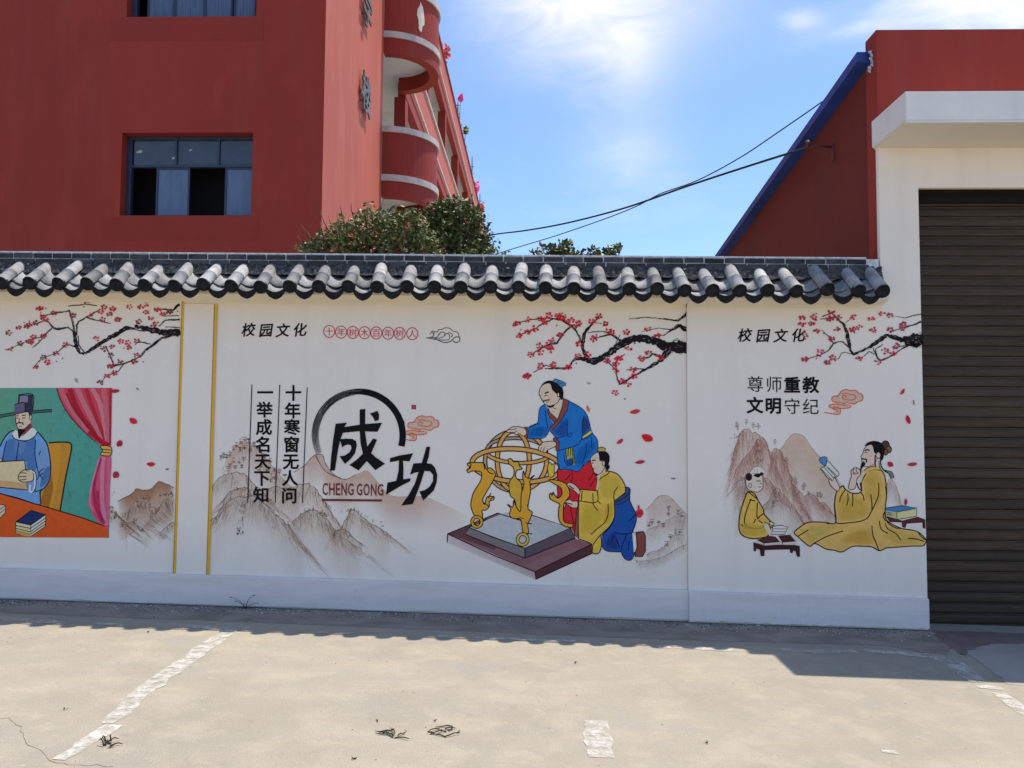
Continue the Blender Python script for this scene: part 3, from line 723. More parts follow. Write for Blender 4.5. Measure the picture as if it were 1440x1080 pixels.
for (x, z0, z1) in [(545/1, 0, 0)]:
    pass
    mb.tube([(XI + .03, 27.2, 8.0), (XI + .03, 27.2, 10.7)], .04, 6); mb.tube([(XI + .03, 28.3, 9.3), (XI + .03, 28.3, 10.7)], .03, 6)
mb.build('conduit', m_soffit, bld)

# pale metal characters on the sunlit end wall
zc = at(501, 115, X=FX).z; yc = FX * -1090 / 247.2
for k, ch in enumerate('教学楼'):
    v, f = glyph(ch, .008, .018); mb = MB(); s = .86; zz = zc + (2-k)*1.80
    yy = yc - .05*(2-k)
    mb.add([(FX + .075 + p.z, yy + (p.x - .5)*s, zz + (p.y - .38)*s) for p in v], f)
    b0 = mb.build('metal_character', m_letter, bld)
    st = MB()
    for dy, dz in ((-.2, -.2), (.2, .2), (.1, -.25)): st.tube([(FX, yy + dy, zz + dz), (FX + .06, yy + dy, zz + dz)], .012, 5)
    q = st.build('standoff', m_frame, b0)

# weathered patch where plaster came off the upper bay
ptc = MB(); rr = random.Random(9); pts = []
for k in range(14):
    a = 2*math.pi*k/14; th = .80 + .10*math.cos(a)*rr.uniform(.6, 1.2); z = 11.50 + .36*math.sin(a)*rr.uniform(.7, 1.2)
    pts.append((CX + (RB+.006)*math.sin(th), CY - (RB+.006)*math.cos(th), z))
c0 = (CX + (RB+.012)*math.sin(.8), CY - (RB+.012)*math.cos(.8), 11.5)
ptc.add(pts + [c0], [(k, (k+1) % 14, 14) for k in range(14)]); ptc.build('bare_plaster_patch', m_cream, bld, False)

# ------------------------------------------------------------------ foliage
def leaf_cloud(clumps, n, size, mats_w, seed, flat=.75):
    """many small folded leaves spread through overlapping clumps (x, y, z, r)"""
    rnd = random.Random(seed); mb = MB(); wsum = [c[3]**2 for c in clumps]
    for i in range(n):
        c = rnd.choices(clumps, wsum)[0]
        while True:
            d = Vector((rnd.uniform(-1, 1), rnd.uniform(-1, 1), rnd.uniform(-1, 1)))
            if .02 < d.length < 1: break
        d = d.normalized() * (d.length ** .45) * (1 + rnd.gauss(0, .22))
        p = Vector(c[:3]) + Vector((d.x, d.y, d.z*flat)) * c[3]
        L = size * rnd.uniform(.6, 1.35); a = Vector((rnd.gauss(0, 1), rnd.gauss(0, 1), rnd.gauss(-.1, .7))).normalized()
        b_ = a.cross(Vector((rnd.gauss(0, .5), rnd.gauss(0, .5), 1))).normalized() * L * .32; u = a.cross(b_).normalized() * L * .12
        mb.add([p, p + a*L*.5 + b_ + u, p + a*L, p + a*L*.5 - b_ + u], [(0, 1, 2), (0, 2, 3)], rnd.choices(range(len(mats_w)), mats_w)[0])
    return mb
def pxclumps(L, Y, seed):
    rnd = random.Random(seed); out = []
    for (x, y, r_) in L:
        p = at(x, y, Y=Y + rnd.uniform(-.25, .25)); out.append((p.x, p.y, p.z, r_ * 1.16 * Y / CAM_F))
    return out
def shrub(name, Y, L, n, size, wts, seed, label, twig_px=(), base_x=None, cat='shrub', group=None, low=1.0):
    cl = pxclumps(L, Y, seed); xs_ = [c[0] for c in cl]; cx = base_x if base_x is not None else sum(xs_)/len(xs_)
    rnd = random.Random(seed + 50)
    zmin = min(c[2] for c in cl)
    for k in range(int(8*low)): cl.append((rnd.uniform(min(xs_)+.1, max(xs_)-.1), Y + rnd.uniform(-.3, .4), zmin - .25 - .12*k, .38))
    o = empty(name, (cx, Y, gz(cx)), label, cat, group)
    leaf_cloud(cl, n, size, wts, seed).build('crown', [m_leafa, m_leafb, m_leafc], o, False)
    mb = MB(); b0 = Vector((cx, Y, gz(cx) - .1)); top = Vector((cx, Y, zmin - .2))
    mb.tube([b0, b0.lerp(top, .5) + Vector((.05, .03, 0)), top], [.09, .07, .05], 8)
    for c in cl[::2]:
        q = Vector(c[:3]); mb.tube([top, top.lerp(q, .5) + Vector((0, .04, .05)), q], [.035, .02, .008], 5)
    mb.build('trunk', m_bark, o)
    for (xa, ya, xb, yb) in twig_px:
        tb = MB()
        p, q = at(xa, ya, Y=Y - .1), at(xb, yb, Y=Y - .1); tb.tube([p, p.lerp(q, .5) + Vector((rnd.gauss(0, .02), 0, rnd.gauss(0, .02))), q], [.008, .006, .003], 4)
        tb.build('twig', m_bark, o)
    return o
shrub('garden_shrub', 9.6, [(436, 349, 10), (450, 342, 13), (470, 338, 18), (462, 326, 9), (492, 334, 24), (500, 314, 12), (520, 322, 24), (530, 304, 12), (545, 330, 26), (551, 306, 12), (570, 320, 20), (578, 301, 11), (590, 335, 20), (517, 287, 5), (514, 300, 5), (484, 318, 12), (425, 352, 9), (448, 350, 16), (480, 345, 20), (515, 345, 22), (560, 345, 24), (540, 312, 14), (562, 303, 10), (585, 312, 14), (600, 350, 18)],
      12000, .058, (3, 7, .0), 11, 'broad green shrub behind the wall below the lettered end of the red building',
      [(440, 340, 424, 316), (462, 325, 450, 296), (485, 318, 478, 288), (500, 315, 494, 284), (535, 300, 540, 278), (470, 330, 462, 302), (478, 335, 474, 298), (488, 330, 482, 305), (515, 318, 517, 282), (505, 320, 503, 292), (440, 345, 432, 325), (430, 350, 418, 330), (455, 335, 450, 312), (545, 300, 556, 288), (495, 322, 512, 303), (572, 300, 580, 318), (574, 302, 588, 322)])
shrub('bushy_tree', 9.9, [(612, 296, 13), (625, 288, 11), (640, 287, 13), (655, 291, 12), (666, 303, 12), (672, 318, 14), (680, 335, 14), (650, 308, 26), (626, 312, 24), (640, 333, 32), (668, 345, 18), (605, 322, 16), (600, 343, 20), (686, 352, 9), (603, 305, 8)],
      15000, .056, (5, 5, .25), 12, 'taller dense leafy tree in front of the receding balconies of the red building',
      [(602, 300, 598, 285), (610, 330, 600, 318), (660, 310, 668, 290), (640, 290, 645, 270)], cat='tree')
shrub('distant_tree', 19.0, [(752, 359, 8), (768, 354, 11), (785, 352, 11), (797, 344, 7), (795, 356, 11), (812, 356, 8), (836, 355, 8), (850, 357, 8), (862, 354, 8), (866, 348, 5)],
      3200, .15, (3, 6, .5), 13, 'distant tree top just showing over the wall coping below the cables', [(766, 356, 758, 344), (797, 352, 798, 338), (860, 356, 868, 344)], cat='tree', low=1.4)

# blossom tubs and slim poles standing along the corridor roof edge
for (px, py, hpx, kind, lb) in [(627, 72, 26, 'red', 'red flowers standing nearest on the roof edge of the red building'), (648, 138, 10, 'pink', 'bright pink flowers on the roof edge, second from the near end'),
                           (655, 184, 12, 'green', 'small green plant on the roof edge behind the pink flowers'), (670, 264, 16, 'pink', 'faded pink flowers further along the roof edge'), (677, 292, 14, 'red', 'farthest small red flowers on the roof edge')]:
    X_ = FXL; p = at(px, py, X=X_)
    zr = 15.552; o = empty('roof_plant', (X_ - .05, p.y, zr), lb, 'plant', 'plants along the roof edge')
    rr = random.Random(px); size = hpx * .7 * p.y / CAM_F
    pm = {'red': m_redfl, 'pink': m_pink, 'green': m_leafb}[kind]
    mb = MB(); top = Vector((p.x, p.y, max(p.z, zr + .15)))
    mb.tube([(X_ - .05, p.y, zr), (X_ - .04, p.y, (zr + top.z)/2), top], [.02, .015, .01], 5); mb.build('stem', m_pot, o)
    mb = MB()
    for k in range(70):
        q = top + Vector((rr.gauss(0, size*.14), rr.gauss(0, size*.3), rr.gauss(0, size*.26))); L = .004*p.y
        a = Vector((rr.gauss(0, 1), rr.gauss(0, 1), rr.gauss(0, 1))).normalized()*L; b_ = a.orthogonal().normalized()*L*.5
        mb.add([q - a, q + b_, q + a, q - b_], [(0, 1, 2, 3)])
    mb.build('blossom', pm, o, False)
    mb = MB().loft([[(X_ - .05 + r_*math.cos(k*.785), p.y + r_*math.sin(k*.785), z) for k in range(8)] for r_, z in ((.09, zr), (.11, zr + .12))]); mb.build('pot', m_pot, o)
for i, (px, y0, y1, lb) in enumerate([(644, 178, 144, 'dark pole on the roof edge under the pink flowers'), (664, 248, 220, 'dark pole on the roof edge midway along'), (675, 300, 272, 'dark pole on the roof edge farthest along')]):
    p = at(px, y1, X=FXL - .05); zb = 15.552
    o = empty('roof_pole', (p.x, p.y, zb), lb, 'pole', 'poles along the roof edge')
    MB().tube([(p.x, p.y, zb), p], .03, 6).build('pole', m_pot, o)
    for dz in (.3, .7):
        if zb + dz < p.z: MB().tube([(p.x - .12, p.y, zb + dz), (p.x + .12, p.y, zb + dz)], .02, 5).build('cross_bar', m_pot, o)
# ------------------------------------------------------------------ murals (flat paint on the wall)
K = 1.34
def lin(c):
    f = lambda u: u/12.92 if u <= .04045 else ((u + .055)/1.055)**2.4
    t_ = [f(v/255)*K*w_ for v, w_ in zip(c, (1.05, .98, .88))]; m_ = max(t_)
    return tuple(v*min(1, .80/m_) for v in t_)
class Art:
    """a flat painting: shapes given in the pixel grid of a photo detail, laid on the wall plane"""
    def __init__(s, ox, oy, sc_, Y=YW, base=.0006):
        s.o = (ox, oy, sc_); s.Y = Y; s.v = []; s.f = []; s.c = []; s.l = base; s.inc = .00003; s.ymax = 1e9; s.bold = 1
    def px(s, p): return (s.o[0] + p[0]/s.o[2], s.o[1] + p[1]/s.o[2])
    def frame(s, ox, oy, sc_): s.o = (ox, oy, sc_); return s
    def put(s, pts, faces, cols):
        b = len(s.v); s.l += s.inc
        for p in pts:
            q = at(*s.px(p), Y=s.Y - s.l); s.v.append(q)
        for f in faces: s.f.append([b + i for i in f])
        s.c += cols
    def fill(s, pts, col, a=1.0, smooth=False):
        if smooth: pts = cat(pts, True, 5)
        tri = tessellate_polygon([[Vector((p[0], p[1], 0)) for p in pts]])
        s.put(pts, [list(t_) for t_ in tri], [(*lin(col), a)] * len(pts)); return s
    def soft(s, pts, col, a=.6):
        """feathered brush patch"""
        pts = cat(pts, True, 4); n = len(pts); cx = sum(p[0] for p in pts)/n; cy = sum(p[1] for p in pts)/n; P = [(cx, cy)]; C4 = [(*lin(col), a)]
        for f_, al in ((.5, .9), (.8, .5), (1.08, 0)):
            P += [(cx + (p[0]-cx)*f_, cy + (p[1]-cy)*f_) for p in pts]; C4 += [(*lin(col), a*al)]*n
        F = [(0, 1+i, 1+(i+1) % n) for i in range(n)]
        for k in range(2): F += [(1+k*n+i, 1+(k+1)*n+i, 1+(k+1)*n+(i+1) % n, 1+k*n+(i+1) % n) for i in range(n)]
        s.put(P, F, C4); return s
    def grad(s, q, c0, c1, c2, c3, n=6):
        """quad corners tl tr br bl with four colours"""
        L = [lin(c) for c in (c0, c1, c2, c3)]; pts = []; cs = []
        for j in range(n+1):
            for i in range(n+1):
                u, v = i/n, j/n; w_ = ((1-u)*(1-v), u*(1-v), u*v, (1-u)*v)
                pts.append(tuple(sum(w_[k]*q[k][d] for k in range(4)) for d in (0, 1)))
                cs.append((*[sum(w_[k]*L[k][d] for k in range(4)) for d in range(3)], 1))
        s.put(pts, [(j*(n+1)+i, j*(n+1)+i+1, (j+1)*(n+1)+i+1, (j+1)*(n+1)+i) for j in range(n) for i in range(n)], cs); return s
    def stroke(s, pts, wd, col=(18, 16, 18), a=1.0, smooth=True, closed=False, taper=0.0, a1=None, jit=0, seed=0):
        """ribbon along pts; a point may carry its own width as third value"""
        rnd = random.Random(seed)
        if s.bold > 1 and max(col) < 100: wd = max(wd*s.bold, .95*s.o[2])
        P = [(p[0], p[1], p[2] if len(p) > 2 else wd) for p in pts]
        if smooth and len(P) > 2: P = cat(P, closed, 5)
        elif closed: P = P + [P[0]]
        n = len(P); out = []; cs = []; c = lin(col)
        for i, p in enumerate(P):
            if closed and smooth: a_, b_ = P[i-1], P[(i+1) % n]
            else: a_, b_ = P[max(i-1, 0)], P[min(i+1, n-1)]
            dx, dy = b_[0]-a_[0], b_[1]-a_[1]; L = math.hypot(dx, dy) or 1
            u = i/(n-1) if n > 1 else 0; w_ = p[2]*.5
            if taper: w_ *= 1 - taper*(1 - min(1, 4*u*(1-u) + .15))
            j0, j1 = 1 + (rnd.gauss(0, jit) if jit else 0), 1 + (rnd.gauss(0, jit) if jit else 0)
            out += [(p[0] - dy/L*w_*j0, p[1] + dx/L*w_*j0), (p[0] + dy/L*w_*j1, p[1] - dx/L*w_*j1)]
            al = a if a1 is None else a + (a1 - a)*u
            cs += [(*c, al)]*2
        fs = [(2*i, 2*i+2, 2*i+3, 2*i+1) for i in range(n-1)]
        if closed and smooth: fs.append((2*(n-1), 0, 1, 2*(n-1)+1))
        s.put(out, fs, cs); return s
    def out(s, pts, col, wd=4, line=(22, 18, 22), smooth=True, closed=True):
        """filled shape with an ink outline"""
        s.fill(pts, col, 1, smooth); s.stroke(pts, wd, line, closed=True, smooth=smooth); return s
    def ell(s, cx, cy, rx, ry, wd, col, a=1, tilt=0, t0=0, t1=360, n=48, fill=None):
        pts = []
        ca_, sa_ = math.cos(R(tilt)), math.sin(R(tilt))
        full = (t1 - t0) >= 360
        for i in range(n if full else n+1):
            th = R(t0 + (t1-t0)*i/n); x, y = rx*math.cos(th), ry*math.sin(th)
            pts.append((cx + x*ca_ - y*sa_, cy + x*sa_ + y*ca_))
        if fill: s.fill(pts, fill, a)
        if wd:
            if full: pts = pts + [pts[0]]
            s.stroke(pts, wd, col, a, smooth=False)
        return s
    def build(s, name, label=None, parent=None):
        parent = parent or wall
        me = bpy.data.meshes.new(name); me.from_pydata([v - org(parent) for v in s.v], [], s.f)
        me.materials.append(m_paint)
        at_ = me.color_attributes.new('Col', 'FLOAT_COLOR', 'POINT')
        at_.data.foreach_set('color', [x for c in s.c for x in c])
        for p in me.polygons:
            if p.normal.y > 0: p.flip()
        me.update(); o = bpy.data.objects.new(name, me); COL.objects.link(o); o.parent = parent
        if label: o['label'] = label
        return o
def cat(P, closed, k):
    n = len(P); out = []; D = len(P[0])
    rng = n if closed else n - 1
    for i in range(rng):
        g_ = (lambda j: P[j % n]) if closed else (lambda j: P[max(0, min(n-1, j))])
        p0, p1, p2, p3 = g_(i-1), g_(i), g_(i+1), g_(i+2)
        for m_ in range(k):
            u = m_/k
            out.append(tuple(.5*((2*p1[d]) + (-p0[d]+p2[d])*u + (2*p0[d]-5*p1[d]+4*p2[d]-p3[d])*u*u + (-p0[d]+3*p1[d]-3*p2[d]+p3[d])*u**3) for d in range(D)))
    if not closed: out.append(tuple(P[-1]))
    return out
INK = (20, 17, 20)

# ---- yellow stripes
a = Art(0, 0, 1, 6.630); a.stroke([(257.5, 424), (253, 560), (249, 690), (245, 806)], 4.2, (205, 160, 50), smooth=False); a.stroke([(256.2, 424), (251.7, 560), (247.7, 690), (243.7, 806)], 1.1, (150, 115, 40), smooth=False); a.build('yellow_stripe')
a = Art(0, 0, 1, 6.630); a.stroke([(303.5, 428), (299.5, 560), (296, 690), (292, 808)], 4.2, (205, 160, 50), smooth=False); a.stroke([(301.8, 428), (297.8, 560), (294.3, 690), (290.3, 808)], 1.1, (150, 115, 40), smooth=False); a.build('yellow_stripe')

# ---- lettering
def write(a, ch, cx, cy, size, weight=0, col=INK, shear=0, sx=1, rot=0):
    v0, f = glyph(ch, 0); c_, s_ = math.cos(R(rot)), math.sin(R(rot))
    if weight > .008:
        w_ = weight*.9
        for k in range(8): write(a, ch, cx + math.cos(k*.785)*w_*size, cy + math.sin(k*.785)*w_*size, size, 0, col, shear, sx, rot)
    v = v0; pts = []
    for p in v:
        x, y = (p.x - .5)*size*sx, -(p.y - .38)*size; x -= shear*y
        pts.append((cx + x*c_ - y*s_, cy + x*s_ + y*c_))
    a.put(pts, f, [(*lin(col), 1)]*len(pts))
a = Art(300, 420, 3.6, YW, .0030); a.inc = 1e-5
for ch, x, y in zip('一举成名天下知', (262, 259, 256, 253, 249, 246, 242), (475, 562, 650, 738, 823, 908, 993)): write(a, ch, x, y, 84, .028)
for ch, x, y in zip('十年寒窗无人问', (405, 401, 398, 396, 392, 388, 384), (478, 566, 650, 738, 824, 908, 997)): write(a, ch, x, y, 84, .028)
for q in ([(195, 435), (174, 1035)], [(336, 435), (313, 1035)], [(475, 450), (451, 1035)]): a.stroke(q, 4.5, smooth=False)
a.build('couplet_lettering', 'two vertical columns of black characters ruled by thin lines')
a = Art(330, 440, 4.364, YW, .0030); a.inc = 1e-5
for ch, x, y in zip('校园文化', (86, 193, 296, 402), (103, 106, 107, 103)): write(a, ch, x, y, 86, .022, shear=.22, rot=-4)
a.build('title_lettering', 'four brush written black characters at the upper left of the middle panel')
a = Art(330, 440, 4.364, YW, .0030); a.inc = 1e-5
for ch, x, y in zip('十年树木百年树人', (580, 653, 725, 797, 869, 941, 1013, 1090), (114, 118, 120, 122, 123, 125, 126, 128)):
    a.ell(x, y, 34, 37, 5, (175, 45, 60)); write(a, ch, x, y, 52, .006, (180, 40, 55))
a.build('circled_lettering', 'row of eight red characters each in a red circle')
a = Art(1020, 440, 4.966, YR, .0030); a.inc = 1e-5
for ch, x, y in zip('校园文化', (138, 265, 388, 512), (155, 158, 158, 155)): write(a, ch, x, y, 98, .022, shear=.22, rot=-3)
a.build('title_lettering', 'four brush written black characters at the upper left of the right panel')
a = Art(1020, 440, 4.966, YR, .0030); a.inc = 1e-5
for ch, x, y, wg in zip('尊师重教文明守纪', (210, 340, 467, 597, 207, 335, 467, 597), (497, 499, 503, 503, 645, 648, 652, 654), (0, 0, .03, .03, .03, .03, 0, 0)): write(a, ch, x, y, 119, wg + .002)
a.build('motto_lettering', 'two rows of four black characters above the teacher')

# ---- CHENG GONG
a = Art(450, 565, 7.2, YW, .0054)
a.fill([(158, 222), (272, 212), (245, 256), (402, 232), (402, 78), (458, 72), (456, 226), (628, 212), (582, 304), (455, 300), (478, 455), (538, 372), (578, 384), (518, 520), (560, 560), (658, 628), (560, 693), (474, 600), (390, 696), (298, 640), (380, 580), (434, 524), (410, 420), (402, 298), (232, 314), (208, 375), (185, 470), (150, 696), (101, 698), (112, 560), (132, 390)], INK)
a.fill([(505, 120), (582, 92), (598, 130), (594, 186), (556, 197), (540, 160)], INK)
a.fill([(200, 378), (270, 374), (330, 378), (365, 400), (372, 440), (355, 520), (310, 580), (252, 630), (198, 552), (250, 545), (300, 510), (320, 470), (312, 440), (280, 432), (245, 445), (225, 465)], INK)
a.fill([(710, 570), (800, 545), (942, 522), (905, 603), (840, 598), (845, 680), (842, 785), (918, 775), (912, 805), (800, 862), (668, 942), (682, 820), (772, 800), (795, 700), (800, 595), (708, 612)], INK)
a.fill([(1078, 456), (1115, 456), (1100, 560), (1080, 622), (1130, 630), (1165, 670), (1187, 740), (1180, 820), (1150, 900), (1045, 1000), (1008, 908), (1060, 895), (1110, 860), (1145, 800), (1145, 740), (1115, 705), (1058, 700), (1010, 850), (938, 1036), (822, 1050), (900, 940), (960, 830), (998, 710), (960, 718), (912, 740), (945, 625), (1030, 620), (1052, 545)], INK)
a.build('large_brush_lettering', 'two large black brush characters meaning success')
a = Art(450, 565, 7.2, YW, .0040); BR = (105, 48, 45)
for ch, x0, x1 in zip('CHENGGONG', (25, 92, 160, 215, 283, 372, 440, 515, 583), (78, 148, 203, 272, 340, 428, 502, 572, 642)):
    v, f = glyph(ch, .012); xa, xb = min(p.x for p in v), max(p.x for p in v); ya, yb = min(p.y for p in v), max(p.y for p in v)
    y0 = 822 + (x0 - 25)*.02; y1 = 946 + (x0-25)*.01
    a.put([(x0 + (p.x-xa)/(xb-xa)*(x1-x0), y1 + (p.y-ya)/(yb-ya)*(y0-y1)) for p in v], f, [(*lin(BR), 1)]*len(v))
a.stroke([(18, 994), (628, 1000)], 22, BR, smooth=False)
a.build('pinyin_lettering', 'brown CHENG GONG lettering with a brown underline')
# ---- brush circle: solid ink on the right, dry bristles on the left
a = Art(430, 540, 7.2, YW, .0042); a.inc = 5e-6; cx, cy = 535, 522
pts = []
for k in range(29):
    th = R(-14 + 150*k/28); u = k/28
    wd = 66 - 6*u if u < .62 else 62 - 60*(u - .62)
    pts.append((cx + (446)*math.cos(th), cy - (446)*math.sin(th), wd))
a.stroke(pts, 60, (16, 16, 18), 1)
a.ell(967, 392, 33, 30, 0, INK, fill=(16, 16, 18))
rnd = random.Random(3)
for k in range(95):
    r_ = rnd.uniform(408, 476); t0 = rnd.uniform(100, 160) if k % 3 else rnd.uniform(85, 130); t1 = t0 + rnd.uniform(25, 75); t1 = min(t1, 205)
    g0 = rnd.choice([20, 45, 75, 95]); u = max(0, (t1-120)/85)
    pts = [(cx + r_*math.cos(R(t0 + (t1-t0)*i/12)) + 0, cy - r_*math.sin(R(t0 + (t1-t0)*i/12))) for i in range(13)]
    a.stroke(pts, rnd.uniform(2.5, 8), (g0, g0, g0+3), .75, False, a1=.12 if t1 > 150 else .4, jit=.25, seed=k)
for k in range(16):
    r_ = rnd.uniform(412, 470); pts = [(cx + r_*math.cos(R(150 + 54*i/12)), cy - r_*math.sin(R(150 + 54*i/12))) for i in range(13)]
    a.stroke(pts, rnd.uniform(4, 12), (90, 88, 90), .45, False, a1=.15, jit=.3, seed=k)
a.build('brush_circle_painting', 'open ink brush circle around the large characters')
a = Art(450, 565, 7.2); a.fill([(926, 30), (974, 32), (972, 78), (926, 76)], (150, 40, 65)); a.stroke([(938, 46), (962, 46), (940, 62), (962, 64)], 4, (190, 110, 120), smooth=False); a.build('red_seal')

def cloud_art(a, dx=0, dy=0):
    o_ = a.o; C_ = (214, 102, 58); F_ = (232, 190, 168)
    d = lambda L: [(x + dx, y + dy) for x, y in L]
    a.fill(d([(890, 240), (900, 215), (960, 190), (990, 155), (1040, 142), (1090, 158), (1130, 152), (1160, 180), (1200, 205), (1195, 250), (1150, 265), (1125, 292), (1060, 280), (1010, 285), (930, 280)]), F_, .45, True)
    a.fill(d([(870, 300), (960, 290), (1080, 300), (1070, 325), (960, 335), (975, 370), (950, 395), (900, 385), (930, 350), (870, 330)]), F_, .4, True)
    a.stroke(d([(1010, 285), (950, 270), (905, 265), (888, 240), (905, 212), (950, 208), (965, 185), (990, 155), (1035, 142), (1075, 155), (1100, 150), (1140, 155), (1160, 180), (1190, 190), (1205, 220), (1190, 255), (1150, 265), (1120, 290), (1070, 280), (1030, 275), (1010, 290)]), 10, C_)
    a.stroke(d([(990, 190), (1030, 180), (1080, 195), (1115, 195), (1130, 220), (1110, 245), (1060, 248), (1010, 238), (995, 215), (1015, 200), (1035, 212), (1030, 225)]), 9, C_)
    a.stroke(d([(1080, 300), (1070, 325), (1000, 335), (940, 330), (900, 335), (865, 320), (870, 298), (930, 290), (1000, 300), (1060, 298)]), 10, C_)
    a.stroke(d([(905, 318), (950, 322), (975, 350), (970, 385), (940, 395), (880, 385), (810, 375)]), 10, C_); a.stroke(d([(900, 320), (905, 345), (950, 352), (940, 375)]), 8, C_)
a = Art(450, 565, 7.2, YW, .0030); cloud_art(a); a.build('cloud_painting', 'small orange scroll cloud beside the brush circle')
a = Art(450 + 596.5, 565 - 37, 7.2, YR, .0030); cloud_art(a); a.build('cloud_painting', 'small orange scroll cloud beside the two row motto')
a = Art(330, 440, 4.364); G_ = (70, 68, 75)
a.stroke([(1178, 152), (1205, 158), (1240, 165), (1290, 182), (1330, 172), (1350, 150), (1380, 150), (1378, 175), (1355, 182), (1340, 170)], 6, G_)
a.stroke([(1200, 130), (1215, 112), (1245, 118), (1250, 105), (1275, 100), (1290, 92), (1320, 95), (1340, 112), (1368, 120), (1378, 150)], 5, G_)
for q in ([(1175, 155), (1215, 145), (1225, 120)], [(1200, 150), (1240, 150), (1255, 125)], [(1225, 158), (1275, 150), (1290, 125), (1265, 118), (1258, 135)], [(1250, 165), (1310, 165), (1320, 140), (1300, 125), (1290, 140)], [(1310, 120), (1335, 130), (1330, 150)], [(1208, 112), (1222, 135), (1205, 150)]): a.stroke(q, 5, G_)
a.build('cloud_painting', 'small dark grey scroll cloud at the end of the circled lettering')

# ---- plum branches
def branches(a, L, seed):
    rnd = random.Random(seed)
    for q in L:
        pts = [(p[0], p[1], (p[2] if len(p) > 2 else 6)*1.22 + 1.5) for p in q]; wmax = max(p[2] for p in pts)
        P = []
        for i in range(len(pts)-1):
            n = max(2, int(math.hypot(pts[i+1][0]-pts[i][0], pts[i+1][1]-pts[i][1])/14))
            for j in range(n):
                u = j/n; w_ = pts[i][2] + (pts[i+1][2]-pts[i][2])*u
                P.append((pts[i][0] + (pts[i+1][0]-pts[i][0])*u + rnd.gauss(0, 1 + w_*.05), pts[i][1] + (pts[i+1][1]-pts[i][1])*u + rnd.gauss(0, 1 + w_*.05), w_*rnd.uniform(.65, 1.2)))
        P.append(pts[-1]); a.stroke(P, 6, (26, 22, 26), smooth=False)
        if wmax > 14:                                   # dry streaks beside the trunk and pale gaps inside
            for k in range(int(len(P)*.8)):
                p = rnd.choice(P); q2 = P[min(len(P)-1, P.index(p)+2)]; o_ = rnd.choice((-1, 1))*p[2]*rnd.uniform(.42, .62)
                a.stroke([(p[0], p[1]+o_), ((p[0]+q2[0])/2, (p[1]+q2[1])/2+o_*.9), (q2[0], q2[1]+o_*.7)], rnd.uniform(2, 4), (40, 36, 40), smooth=False)
            for k in range(int(len(P)*.5)):
                p = rnd.choice(P); q2 = P[min(len(P)-1, P.index(p)+1)]; o_ = p[2]*rnd.uniform(-.3, .35)
                a.stroke([(p[0], p[1]+o_), (q2[0], q2[1]+o_)], rnd.uniform(1.5, 3.5), (150, 145, 145), .8, smooth=False)
def blossoms(a, L, r, seed, cols=((200, 35, 60), (208, 50, 68), (175, 30, 50), (190, 35, 65))):
    rnd = random.Random(seed)
    for (x, y) in L:
        c = rnd.choice(cols); th = rnd.random()*6.28; sq = rnd.uniform(.55, 1)
        for k in range(5):
            if rnd.random() < .12: continue
            an = th + k*1.2566 + rnd.gauss(0, .15); px_, py_ = x + math.cos(an)*r*1.05, y + math.sin(an)*r*sq; e = r*rnd.uniform(.42, .62)
            a.fill([(px_ + e*math.cos(i*.785)*rnd.uniform(.8, 1.15), py_ + e*math.sin(i*.785)*rnd.uniform(.7, 1.1)) for i in range(8)], c, rnd.uniform(.8, 1))
        for k in range(3):
            an = rnd.random()*6.28; a.stroke([(x, y), (x + math.cos(an)*r*.9, y + math.sin(an)*r*.7)], r*.13, (90, 20, 40), smooth=False)
        if rnd.random() < .4:
            e = r*.35; ax, ay = x + rnd.gauss(0, r*1.7), y + rnd.gauss(0, r*1.2)
            a.fill([(ax + e*math.cos(i*1.05), ay + e*math.sin(i*1.05)) for i in range(6)], rnd.choice((c, (110, 75, 80))), .9)
a = Art(700, 430, 5.143, YW, .0036); a.inc = 3e-6
branches(a, [[(1376,300,70),(1250,290,60),(1190,280,50),(1100,245,45),(1040,235,48),(980,240,40),(900,275,44),(800,345,32),(720,390,46),(670,400,38),(600,380,18),(560,385,13),(540,402,10),(515,450,8),(490,455,6),(340,455,4)],
  [(1376,318,46),(1300,300,60),(1240,300,50)],[(635,370,24),(612,300,17),(625,200,17),(690,120,9),(740,70,5)],[(612,270,14),(585,215,10),(560,175,11),(530,150,9),(480,195,7),(430,265,12),(340,290,7),(240,355,4)],
  [(545,150,8),(450,100,9),(370,90,6),(250,97,5),(110,130,3)],[(400,98,6),(340,120,5),(270,165,5),(140,215,3)],[(560,170,5),(590,130,5)],[(900,265,14),(865,235,12),(820,205,11),(750,222,6),(690,240,5)],[(850,300,4),(860,260,4),(885,210,2)],[(820,205,6),(760,185,4),(650,195,3)],
  [(1250,310,34),(1200,380,22),(1080,455,11),(960,520,9),(885,570,14),(865,535,9),(860,500,7),(852,410,8),(880,375,6),(920,350,3)],[(1215,320,10),(1185,375,12),(1120,345,9),(1090,375,6),(1020,385,4)],[(1080,460,6),(1000,455,4),(930,465,3)],[(860,470,4),(790,400,4),(790,375,4)],
  [(1376,175,30),(1310,142,20),(1250,180,8),(1200,215,4)],[(1376,50,22),(1350,72,18),(1305,108,9),(1200,95,3.5),(1080,82,3),(950,97,1.5)],[(1250,172,4),(1160,162,3),(1040,188,1.5)],[(1200,215,3),(1150,215,3),(1090,230,1.5)],[(345,430,4),(300,460,3),(260,482,4)],[(500,448,5),(430,448,4),(345,430,3)],[(690,120,3),(750,128,3)]], 1)
